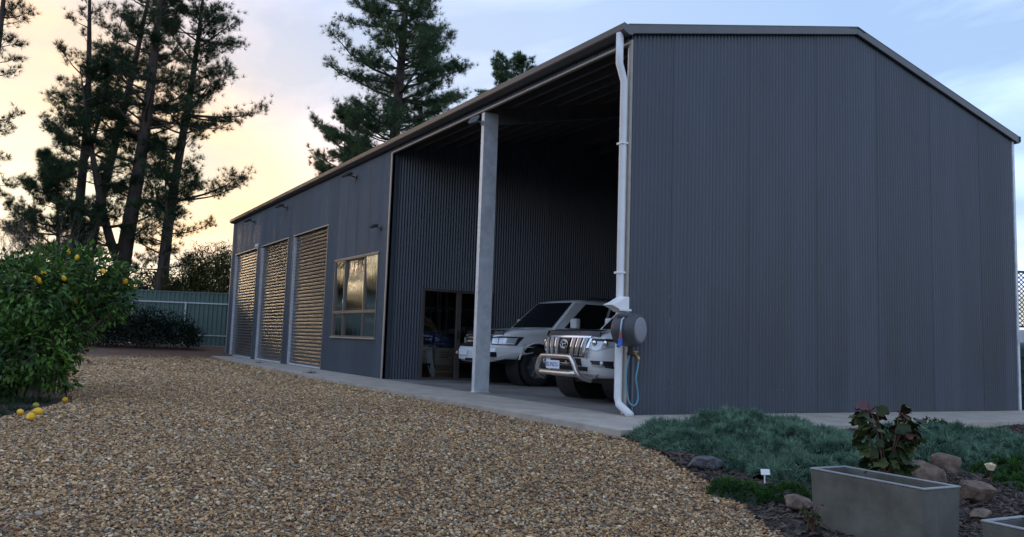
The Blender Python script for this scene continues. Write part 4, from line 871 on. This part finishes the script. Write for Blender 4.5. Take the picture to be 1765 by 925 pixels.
# ------------------------------------------------------------------ the two cars
def boolean_cut(o, cutters):
    for c_ in cutters:
        q = o.modifiers.new('cut', 'BOOLEAN'); q.operation = 'DIFFERENCE'; q.object = c_; q.solver = 'EXACT'
    dg = bpy.context.evaluated_depsgraph_get(); me = bpy.data.meshes.new_from_object(o.evaluated_get(dg)); old = o.data; o.modifiers.clear(); o.data = me; me.name = old.name
    for c_ in cutters: bpy.data.objects.remove(c_)
def car(kind, label, loc, rz, LN, HW, ZB, ZH0, ZH1, ROOF, WB0, WB1, WR, cowl, wtop):
    """nose at u=0 pointing to local -X, body along +X; ZH0 bonnet front height, ZH1 bonnet height at the cowl"""
    t = thing('parked_car', label, 'car', loc, rz, 'white four wheel drives in the open bay')
    a0 = LN/2; NE = 6.0
    def rake(z):       # how far the nose recedes with height
        return .02+.10*max(0, (z-.80)/.35)**2+.16*max(0, (.62-z)/.25)**1.5
    def Fx(v, z):      # u of the front face
        return a0-(a0-rake(z))*(1-min(.999, abs(v)/HW)**NE)**(1/NE)
    def ztop(u): return np.interp(u, [0, .12, .45, cowl, cowl+.5, LN-.3, LN], [ZH0-.02, ZH0, ZH0+.05, ZH1, ZH1+.03, ZH1+.02, ZH1-.03])
    # body shell as rings from sill to shoulder, then the bonnet/deck
    K = 72; rings = []
    lev = [0, .07, .2, .4, .6, .78, .9, .97, 1.0]
    for li, tl in enumerate(lev):
        ring = []
        for k in range(K):
            w = 2*math.pi*(k+.5)/K; cu, sv = math.cos(w), math.sin(w)
            ex = 2/NE; uu = -math.copysign(abs(cu)**ex, cu); vv = math.copysign(abs(sv)**ex, sv)
            zb = ZB+.02*(1-abs(uu)); u0 = a0+uu*a0; z = zb+(float(ztop(u0))-zb)*tl
            hw = HW*(.93+.07*math.sin(math.pi*min(1, tl*1.15))**.5) if tl < .87 else HW*(1.0-.035*(tl-.87)/.13)
            if tl > .93: hw -= .02+.05*(tl-.93)/.07
            ra = rake(z) if uu < 0 else .05+.1*max(0, tl-.8); ring.append((a0+uu*(a0-ra*abs(uu)**3), vv*hw, z))
        rings.append(ring)
    for sh, dz in ((.90, .012), (.6, .035), (.25, .045)):
        rings.append([(a0+(x-a0)*(1-(1-sh)*.35), y*sh, float(ztop(x))+dz) for x, y, z in rings[len(lev)-1]])
    b = MB(); V = [p for r in rings for p in r]; F = []
    for i in range(len(rings)-1): F += [(i*K+k, i*K+(k+1) % K, (i+1)*K+(k+1) % K, (i+1)*K+k) for k in range(K)]
    n = len(rings); F += [tuple(range(K))[::-1], tuple((n-1)*K+k for k in range(K))]
    b.add(V, F); body = b.build('body', M_CAR, t, smooth=True)
    bm = bmesh.new(); bm.from_mesh(body.data); bmesh.ops.recalc_face_normals(bm, faces=bm.faces); bm.to_mesh(body.data); bm.free()
    cut = []
    for wu in (WB0, WB1):
        for s in (-1, 1):
            c_ = MB(); c_.lathe([(.001, 0), (WR*1.2, 0), (WR*1.2, .55), (.001, .55)], (wu, s*(HW+.12), WR*1.02), (0, -s, 0), 32); o = c_.build('cutter', M_CAR, t)
            bm = bmesh.new(); bm.from_mesh(o.data); bmesh.ops.remove_doubles(bm, verts=bm.verts, dist=.002); bmesh.ops.recalc_face_normals(bm, faces=bm.faces); bm.to_mesh(o.data); bm.free(); cut.append(o)
    bpy.context.view_layer.update(); boolean_cut(body, cut)
    # wheel arch lips, liners and wheels
    for wu in (WB0, WB1):
        for s in (-1, 1):
            arc = [(wu+WR*1.22*math.cos(w), s*(HW-.012), WR*1.02+WR*1.22*math.sin(w)) for w in np.linspace(max(-.25, math.asin((ZB-WR*1.02)/(WR*1.22))), math.pi-max(-.25, math.asin((ZB-WR*1.02)/(WR*1.22))), 26)]
            MB().tube(arc, .022, 6).build('arch_lip', M_CAR, body, smooth=True)
            MB().lathe([(WR*1.19, .0), (WR*1.19, .52), (.02, .525)], (wu, s*(HW-.04), WR*1.02), (0, -s, 0), 32).build('arch_liner', M_BLACK, body)
            wy = s*(HW-.16)
            wh = MB().lathe([(WR*.62, -.12), (WR*.80, -.135), (WR*.93, -.125), (WR*.985, -.10), (WR, -.05), (WR, .05), (WR*.985, .10), (WR*.93, .125), (WR*.80, .135), (WR*.62, .12), (WR*.6, .0), (WR*.62, -.12)], (wu, wy, WR), (0, 1, 0), 40).build('wheel', M_RUB, t, smooth=True)
            MB().lathe([(WR*.62, .10), (WR*.58, .11), (WR*.55, .06), (WR*.2, .075), (WR*.12, .09), (.001, .092)], (wu, wy, WR), (0, s, 0), 30).build('rim', M_ALLOY, wh, smooth=True)
            for k in range(6):
                w = k*math.pi/3; d = Vector((math.cos(w), 0, math.sin(w)))
                MB().tube([Vector((wu, wy+s*.09, WR))+d*WR*.12, Vector((wu, wy+s*.085, WR))+d*WR*.57], [.03, .04], 6).build('spoke', M_ALLOY, wh)
            tb_ = MB()
            for k in range(44):
                w = 2*math.pi*k/44; R = Matrix.Rotation(-w, 3, 'Y')
                for q in (-.08, .08): tb_.obox(Vector((wu, wy+q, WR))+R@Vector((WR*.985, 0, 0)), (.024, .075, .028), R)
            tb_.build('tread_blocks', M_RUB, wh)
    MB().box(.5, -HW*.82, ZB-.10, LN-.5, HW*.82, ZB+.05).build('underbody', M_BLACK, t)
    # greenhouse: bottom and top outlines, flat sides
    zc = ZH1+.005; u0b, u1b, u0t, u1t = cowl-.02, LN-.08, wtop, LN-.30; hb, ht = HW*.925, HW*.765; zt = ROOF-.06
    def side(s, e, f):   # e along length 0..1, f height 0..1
        u = (u0b+(u1b-u0b)*e)*(1-f)+(u0t+(u1t-u0t)*e)*f; return (u, s*((hb)*(1-f)+ht*f), zc+(zt-zc)*f)
    b = MB(); rr = [[], [], [], [], []]
    for i, (f, k) in enumerate(((-.06, 1), (0, 1), (.5, 1.012), (.94, 1), (1.0, .95))):
        c4 = [side(-1, 0, f), side(-1, 1, f), side(1, 1, f), side(1, 0, f)]; ring = []
        for j in range(4):
            p, q = c4[j], c4[(j+1) % 4]
            for m_ in range(8):
                g = m_/8; x = p[0]+(q[0]-p[0])*g; y = p[1]+(q[1]-p[1])*g
                if j == 3: x -= .10*math.sin(math.pi*g)          # bowed windscreen
                if j == 1: x += .06*math.sin(math.pi*g)
                ring.append((x, y*k, p[2]))
        rr[i] = ring
    for sh, dz in ((.85, .035), (.4, .055)): rr.append([((u0t+u1t)/2+(x-(u0t+u1t)/2)*sh, y*sh, zt+dz) for x, y, z in rr[4]])
    V = [p for r in rr for p in r]; K2 = 32; F = []
    for i in range(len(rr)-1): F += [(i*K2+k, i*K2+(k+1) % K2, (i+1)*K2+(k+1) % K2, (i+1)*K2+k) for k in range(K2)]
    F.append(tuple((len(rr)-1)*K2+k for k in range(K2))); b.add(V, F); cab = b.build('cabin', M_CAR, t, smooth=False)
    cab.data.polygons.foreach_set('use_smooth', [i >= 3*K2 for i in range(len(cab.data.polygons))])
    def wpane(name, quad, s):
        V = []; nn = 6
        for e, f in quad: p = side(s, e, f); V.append((p[0], p[1]*1.012+s*.008, p[2]))
        return MB().add(V, [tuple(range(len(V)))]).build(name, M_CGLASS, cab)
    for s in (-1, 1):
        wpane('side_window', [(.065, .04), (.375, .04), (.375, .90), (.115, .90)], s); wpane('side_window', [(.40, .04), (.66, .04), (.66, .90), (.40, .90)], s); wpane('side_window', [(.69, .06), (.93, .06), (.90, .88), (.69, .90)], s)
    rows = []
    for f in np.linspace(.03, .93, 6):
        row = []
        for g in np.linspace(.05, .95, 14):
            p, q = side(1, 0, f), side(-1, 0, f); x = p[0]-.10*math.sin(math.pi*g)-.016; y = (p[1]+(q[1]-p[1])*g)*1.0; row.append((x, y, p[2]+.004))
        rows.append(row)
    MB().grid(rows).build('windscreen', M_CGLASS, cab, smooth=True)
    p = side(1, 1, .1); MB().add([(side(1, 1, .12)[0]+.075, hb*.8, side(1, 1, .12)[2]), (side(1, 1, .12)[0]+.075, -hb*.8, side(1, 1, .12)[2]), (side(1, 1, .9)[0]+.07, -ht*.8, side(1, 1, .9)[2]), (side(1, 1, .9)[0]+.07, ht*.8, side(1, 1, .9)[2])], [(0, 1, 2, 3)]).build('rear_window', M_CGLASS, cab)
    for s in (-1, 1):
        MB().tube([(u0t+.35, s*ht*.86, zt+.03), (u0t+.5, s*ht*.86, zt+.085), (u1t-.4, s*ht*.86, zt+.085), (u1t-.2, s*ht*.86, zt+.03)], .018, 6).build('roof_rail', M_BLACK if kind == 'bar' else M_ALLOY, cab, smooth=True)
        mu = u0b+.42
        mi = MB().tube([(mu, s*(hb-.02), zc+.07), (mu-.0, s*(hb+.12), zc+.09)], .03, 8).build('mirror', M_BLACK, t, smooth=True)
        MB().box(mu-.07, min(s*(hb+.07), s*(hb+.29)), zc+.02, mu+.06, max(s*(hb+.07), s*(hb+.29)), zc+.24).build('mirror_cap', M_CAR, mi, bevel=.03)
        MB().box(mu+.061, min(s*(hb+.09), s*(hb+.27)), zc+.04, mu+.065, max(s*(hb+.09), s*(hb+.27)), zc+.22).build('mirror_glass', M_CGLASS, mi)
        # door shut lines and handles
        for u_ in (cowl+.28, cowl+1.22):
            MB().box(u_-.004, s*HW-.004 if s > 0 else -HW-.003, ZB+.15, u_+.004, s*HW+.003 if s > 0 else -HW+.004, ZH1-.06).build('door_gap', M_BLACK, body)
            MB().tube([(u_+.68, s*(HW+.0), ZH1-.14), (u_+.72, s*(HW+.035), ZH1-.135), (u_+.86, s*(HW+.035), ZH1-.135), (u_+.9, s*HW, ZH1-.14)], .013, 6).build('door_handle', M_CHROME if kind == 'nudge' else M_CAR, body, smooth=True)
        MB().box(1.6, min(s*(HW-.10), s*(HW+.07)), ZB-.06, LN-1.75, max(s*(HW-.10), s*(HW+.07)), ZB-.01).build('side_step', M_BLACK, t, bevel=.012)
    def panel(name, poly, m, out=.01, thick=.02, parent=body, dens=8):
        """a piece hugging the curved front: poly of (v, z) in order, filled as a grid between its lower and upper edge"""
        lo, hi = poly; vs = np.linspace(0, 1, dens+1); rows = []
        lov = np.array(lo); hiv = np.array(hi)
        for f in np.linspace(0, 1, 5):
            row = []
            for g in vs:
                gi = np.linspace(0, 1, len(lov)); A = np.array([np.interp(g, gi, lov[:, k]) for k in (0, 1)]); gi2 = np.linspace(0, 1, len(hiv)); B = np.array([np.interp(g, gi2, hiv[:, k]) for k in (0, 1)])
                v, z = A+(B-A)*f; row.append((Fx(v, z)-out, v, z))
            rows.append(row)
        fr = MB().grid(rows); nb_ = len(fr.v); nn = dens+1
        back = [(x+thick, y, z) for x, y, z in fr.v]; fr.add(back, [tuple(reversed([i for i in q])) for q in fr.f])
        edge = [(r, 0) for r in range(5)]+[(4, c) for c in range(1, nn)]+[(r, nn-1) for r in range(3, -1, -1)]+[(0, c) for c in range(nn-2, 0, -1)]
        ids = [r*nn+c for r, c in edge]; fr.f += [(ids[i], ids[(i+1) % len(ids)], ids[(i+1) % len(ids)]+nb_, ids[i]+nb_) for i in range(len(ids))]
        o = fr.build(name, m, parent); return o
    def emblem(c, rx, rz_, parent):
        e = MB()
        for (ax_, az_, oz) in ((rx, rz_, 0), (rx*.38, rz_*.92, 0), (rx*.72, rz_*.40, rz_*.42)):
            e.tube([(c[0], c[1]+ax_*math.cos(w), c[2]+oz+az_*math.sin(w)) for w in np.linspace(0, 2*math.pi, 33)], .007, 6, cap=False)
        e.build('emblem', M_CHROME, parent, smooth=True)
    def plate(c, w, h, txt, parent, tilt=0):
        o = MB().box(c[0]-.006, c[1]-w/2, c[2]-h/2, c[0]+.004, c[1]+w/2, c[2]+h/2).build('number_plate', M_PLATE, parent, bevel=.003)
        if txt:
            cu = bpy.data.curves.new('plate_lettering', 'FONT'); cu.body = txt; cu.size = h*.78; cu.align_x = 'CENTER'; cu.align_y = 'CENTER'; cu.extrude = .001; cu.space_character = 1.05
            to = bpy.data.objects.new('plate_lettering', cu); COL.objects.link(to); bpy.context.view_layer.update()
            me = bpy.data.meshes.new_from_object(to.evaluated_get(bpy.context.evaluated_depsgraph_get())); bpy.data.objects.remove(to)
            co = np.array([v.co[:] for v in me.vertices]); wd = np.ptp(co[:, 0]); k = min(1, w*.88/wd)
            for v in me.vertices: x, y, z = v.co; v.co = (c[0]-.008-z, c[1]-x*k, c[2]+y)
            me.materials.clear(); me.materials.append(M_PTXT); l_ = link('lettering', me, M_PTXT, o)
        return o
    if kind == 'nudge':
        # grille of wide chrome bars
        g = panel('grille', ([(-.50, .72), (.50, .72)], [(-.58, 1.03), (.58, 1.03)]), M_BLACK, .012, .03)
        panel('grille_surround', ([(-.60, 1.035), (.60, 1.035)], [(-.61, 1.065), (.61, 1.065)]), M_CHROME, .03, .03, g)
        for v in (-.50, -.36, -.22, .22, .36, .50):
            panel('grille_bar', ([(v*.92-.035, .735), (v*.92+.035, .735)], [(v*1.06-.045, 1.03), (v*1.06+.045, 1.03)]), M_ALLOY, .035, .03, g, 3)
            panel('chrome_strip', ([(v*.92+.02, .735), (v*.92+.038, .735)], [(v*1.06+.028, 1.03), (v*1.06+.05, 1.03)]), M_CHROME, .045, .02, g, 3)
        panel('emblem_mount', ([(-.07, .735), (.07, .735)], [(-.11, 1.03), (.11, 1.03)]), M_BLACK, .03, .02, g, 3)
        emblem((Fx(0, .93)-.05, 0, .925), .105, .072, g)
        for s in (-1, 1):
            h = panel('headlight', ([(s*.60, .86), (s*.72, .835), (s*.905, .93)], [(s*.60, 1.035), (s*.75, 1.035), (s*.915, 1.025)]), M_LAMP, .014, .03)
            for v in (.675, .80): MB().lathe([(.05, 0), (.052, .02), (.03, .032), (.001, .034)], (Fx(v, .95)+.002, s*v, .955), (-1, 0, 0), 20).build('projector', M_CHROME, h, smooth=True)
            panel('lamp_shadow', ([(s*.62, .985), (s*.90, .985)], [(s*.62, 1.03), (s*.905, 1.022)]), M_BLACK, .017, .01, h)
            panel('chrome_corner', ([(s*.52, .72), (s*.575, .72)], [(s*.60, 1.03), (s*.64, 1.03)]), M_CHROME, .03, .03, g, 3)
            fo = panel('fog_recess', ([(s*.66, .62), (s*.85, .56)], [(s*.62, .675), (s*.86, .675)]), M_BLACK, .006, .03)
            panel('fog_trim', ([(s*.655, .60), (s*.86, .565)], [(s*.655, .622), (s*.86, .59)]), M_CHROME, .016, .03, fo, 4)
            MB().lathe([(.035, 0), (.035, .03), (.001, .034)], (Fx(.78, .635)+.0, s*.78, .635), (-1, 0, 0), 16).build('fog_lamp', M_LAMP, fo, smooth=True)
        panel('lower_intake', ([(-.52, .50), (.52, .50)], [(-.56, .57), (.56, .57)]), M_BLACK, .008, .03)
        panel('upper_intake', ([(-.42, .585), (.42, .585)], [(-.42, .70), (.42, .70)]), M_BLACK, .006, .03)
        panel('lower_lip', ([(-.60, .385), (.60, .385)], [(-.70, .46), (.70, .46)]), mat('grey_skid_lip', (.42, .40, .37), .5), .03, .05)
        panel('bonnet_protector', ([(-.74, ZH0-.035), (.74, ZH0-.035)], [(-.72, ZH0+.045), (.72, ZH0+.045)]), mat('dark_bonnet_protector', (.02, .017, .02), .25), .03, .012)
        MB().grid([[(Fx(v, 1.05)+.02+.17*f, v*(1-.03*f), ZH0+.045+.028*f) for v in np.linspace(-.74, .74, 14)] for f in (0, .5, 1)]).build('protector_top', MATS['dark_bonnet_protector'], body, smooth=True)
        nx = -.17; nb_ = thing_part = MB()
        loop = [(.06, -.66, .36), (nx+.10, -.60, .40), (nx+.02, -.56, .47), (nx, -.50, .60), (nx, -.42, .695), (nx, -.32, .72), (nx, .32, .72), (nx, .42, .695), (nx, .50, .60), (nx+.02, .56, .47), (nx+.10, .60, .40), (.06, .66, .36)]
        nbo = MB().tube(smoothpath(loop, 5), .042, 12).build('nudge_bar', M_NUDGE, t, smooth=True)
        MB().tube([(nx+.02, -.55, .475), (nx+.0, -.4, .455), (nx+.0, .4, .455), (nx+.02, .55, .475)], .05, 10, flat=.8).build('cross_bar', M_NUDGE, nbo, smooth=True)
        MB().box(nx-.01, -.36, .60, nx+.02, .36, .625).build('cross_bar', M_NUDGE, nbo, bevel=.004)
        for s in (-.35, .35): MB().lathe([(.012, 0), (.012, .02), (.001, .022)], (nx-.01, s*.9, .64), (-1, 0, 0), 10).build('bolt', M_CHROME, nbo)
        plate((nx-.045, .02, .585), .372, .134, 'BLINDS1', nbo)
        for s in (-.62,): MB().tube([(nx+.12, s, .72), (nx+.10, s, .80), (nx+.14, s, .95)], [.018, .016, .01], 8).build('aerial_mount', M_NUDGE, nbo)
    else:
        g = panel('grille', ([(-.50, .80), (.50, .80)], [(-.56, 1.06), (.56, 1.06)]), M_BLACK, .012, .03)
        for z in (.84, .92, 1.0): panel('grille_bar', ([(-.50, z-.022), (.50, z-.022)], [(-.51, z+.022), (.51, z+.022)]), M_CHROME, .045, .03, g)
        emblem((Fx(0, .95)-.06, 0, .93), .12, .08, g)
        for s in (-1, 1):
            h = panel('headlight', ([(s*.57, .86), (s*.75, .85), (s*.925, .855)], [(s*.57, 1.02), (s*.75, 1.045), (s*.945, 1.04)]), M_BLACK, .014, .03)
            panel('lamp_unit', ([(s*.60, .88), (s*.74, .875)], [(s*.60, .99), (s*.74, 1.0)]), M_LAMP, .02, .02, h, 4)
            panel('light_strip', ([(s*.60, .965), (s*.74, .97)], [(s*.60, .985), (s*.74, .995)]), M_DRL, .026, .02, h, 4)
            panel('lamp_unit', ([(s*.755, .875), (s*.915, .875)], [(s*.755, 1.0), (s*.925, 1.015)]), M_LAMP, .02, .02, h, 5)
            panel('light_strip', ([(s*.76, .89), (s*.91, .885)], [(s*.76, .905), (s*.912, .90)]), M_DRL, .026, .02, h, 5)
        panel('bonnet_protector', ([(-.80, ZH0-.055), (.80, ZH0-.055)], [(-.78, ZH0+.025), (.78, ZH0+.025)]), mat('dark_bonnet_protector', (.02, .017, .02), .25), .03, .012)
        MB().grid([[(Fx(v, 1.05)+.02+.12*f, v*(1-.03*f), ZH0+.025+.028*f) for v in np.linspace(-.8, .8, 14)] for f in (0, .5, 1)]).build('protector_top', MATS['dark_bonnet_protector'], body, smooth=True)
        # steel bar bumper: deep box that sweeps up towards the wheel
        pts = []; prof = [(.0, .80, .47), (.30, .80, .47), (.55, .80, .48), (.78, .80, .545), (.93, .81, .64), (1.0, .82, .70)]
        rows = []
        for v, zt_, zb_ in [(-q[0], q[1], q[2]) for q in prof[::-1]]+prof[1:]:
            fx = Fx(min(abs(v), .93), .70); ext = -.17 if abs(v) < .6 else -.17+.10*((abs(v)-.6)/.4)**1.5; ux = fx+ext+(.14 if abs(v) > .95 else 0)
            rows.append([(ux+.28, v, zb_+.02), (ux+.10, v, zb_), (ux+.01, v, zb_+.05), (ux, v, zt_-.10), (ux+.03, v, zt_-.01), (ux+.10, v, zt_+.01), (ux+.28, v, zt_+.01)])
        bb_ = MB().grid(rows).build('bar_bumper', M_CAR, t, smooth=False, thick=.01)
        for s in (-1, 1):
            MB().box(-.155+.04, min(s*.56, s*.80), .60, .05, max(s*.56, s*.80), .705).build('lamp_recess', M_BLACK, bb_, bevel=.01)
            MB().lathe([(.035, 0), (.035, .03), (.02, .04), (.001, .042)], (-.11, s*.66, .65), (-1, 0, 0), 14).build('driving_lamp', mat('amber_lamp', (.55, .40, .22), .2), bb_, smooth=True)
        MB().box(-.158, -.22, .49, -.12, .22, .55).build('winch_slot', M_BLACK, bb_, bevel=.006)
        MB().box(-.13, -.50, .812, -.02, .50, .862).build('light_bar', M_BLACK, bb_, bevel=.008)
        plate((-.17, .30, .67), .372, .12, '', bb_)
    return t
car('bar', 'white four wheel drive with steel bar bumper parked behind the bay column', (1.62, 6.88, 0.0), 0, 4.95, .985, .56, 1.13, 1.25, 1.97, .98, 3.83, .415, 1.45, 2.12)
car('nudge', 'white four wheel drive with polished nudge bar and number plate behind the downpipe', (.74, 2.40, 0.0), 0, 4.82, .945, .40, 1.10, 1.20, 1.89, .93, 3.72, .385, 1.42, 2.05)
# a far belt of trees to the left: it shows as the dark lower half of the reflections in the doors and window
rng = np.random.default_rng(123); n = 26000; az = rng.uniform(math.radians(-75), math.radians(5), n); D = rng.uniform(58, 72, n)
top = np.interp(np.degrees(az), [-75, -24, -19, 5], [10, 9.5, 3.2, 3.2])*(1+.0*az)+1.0*np.sin(az*23)+.6*np.sin(az*51+1)+.4*np.sin(az*97); P = np.c_[CAM[0]+np.sin(az)*D, CAM[1]+np.cos(az)*D, .3+rng.uniform(0, 1, n)**1.25*top]
V = leaves(P, rng.normal(0, 1, (n, 3)), .9, .42, rng, .2); o = tri_mesh('far_wood', V, np.repeat(np.clip(rng.normal(.4, .25, n), 0, 1), 2), M_PINE, None, 'stuff', nv=4); o['label'] = 'distant belt of dark trees beyond the lemon tree'
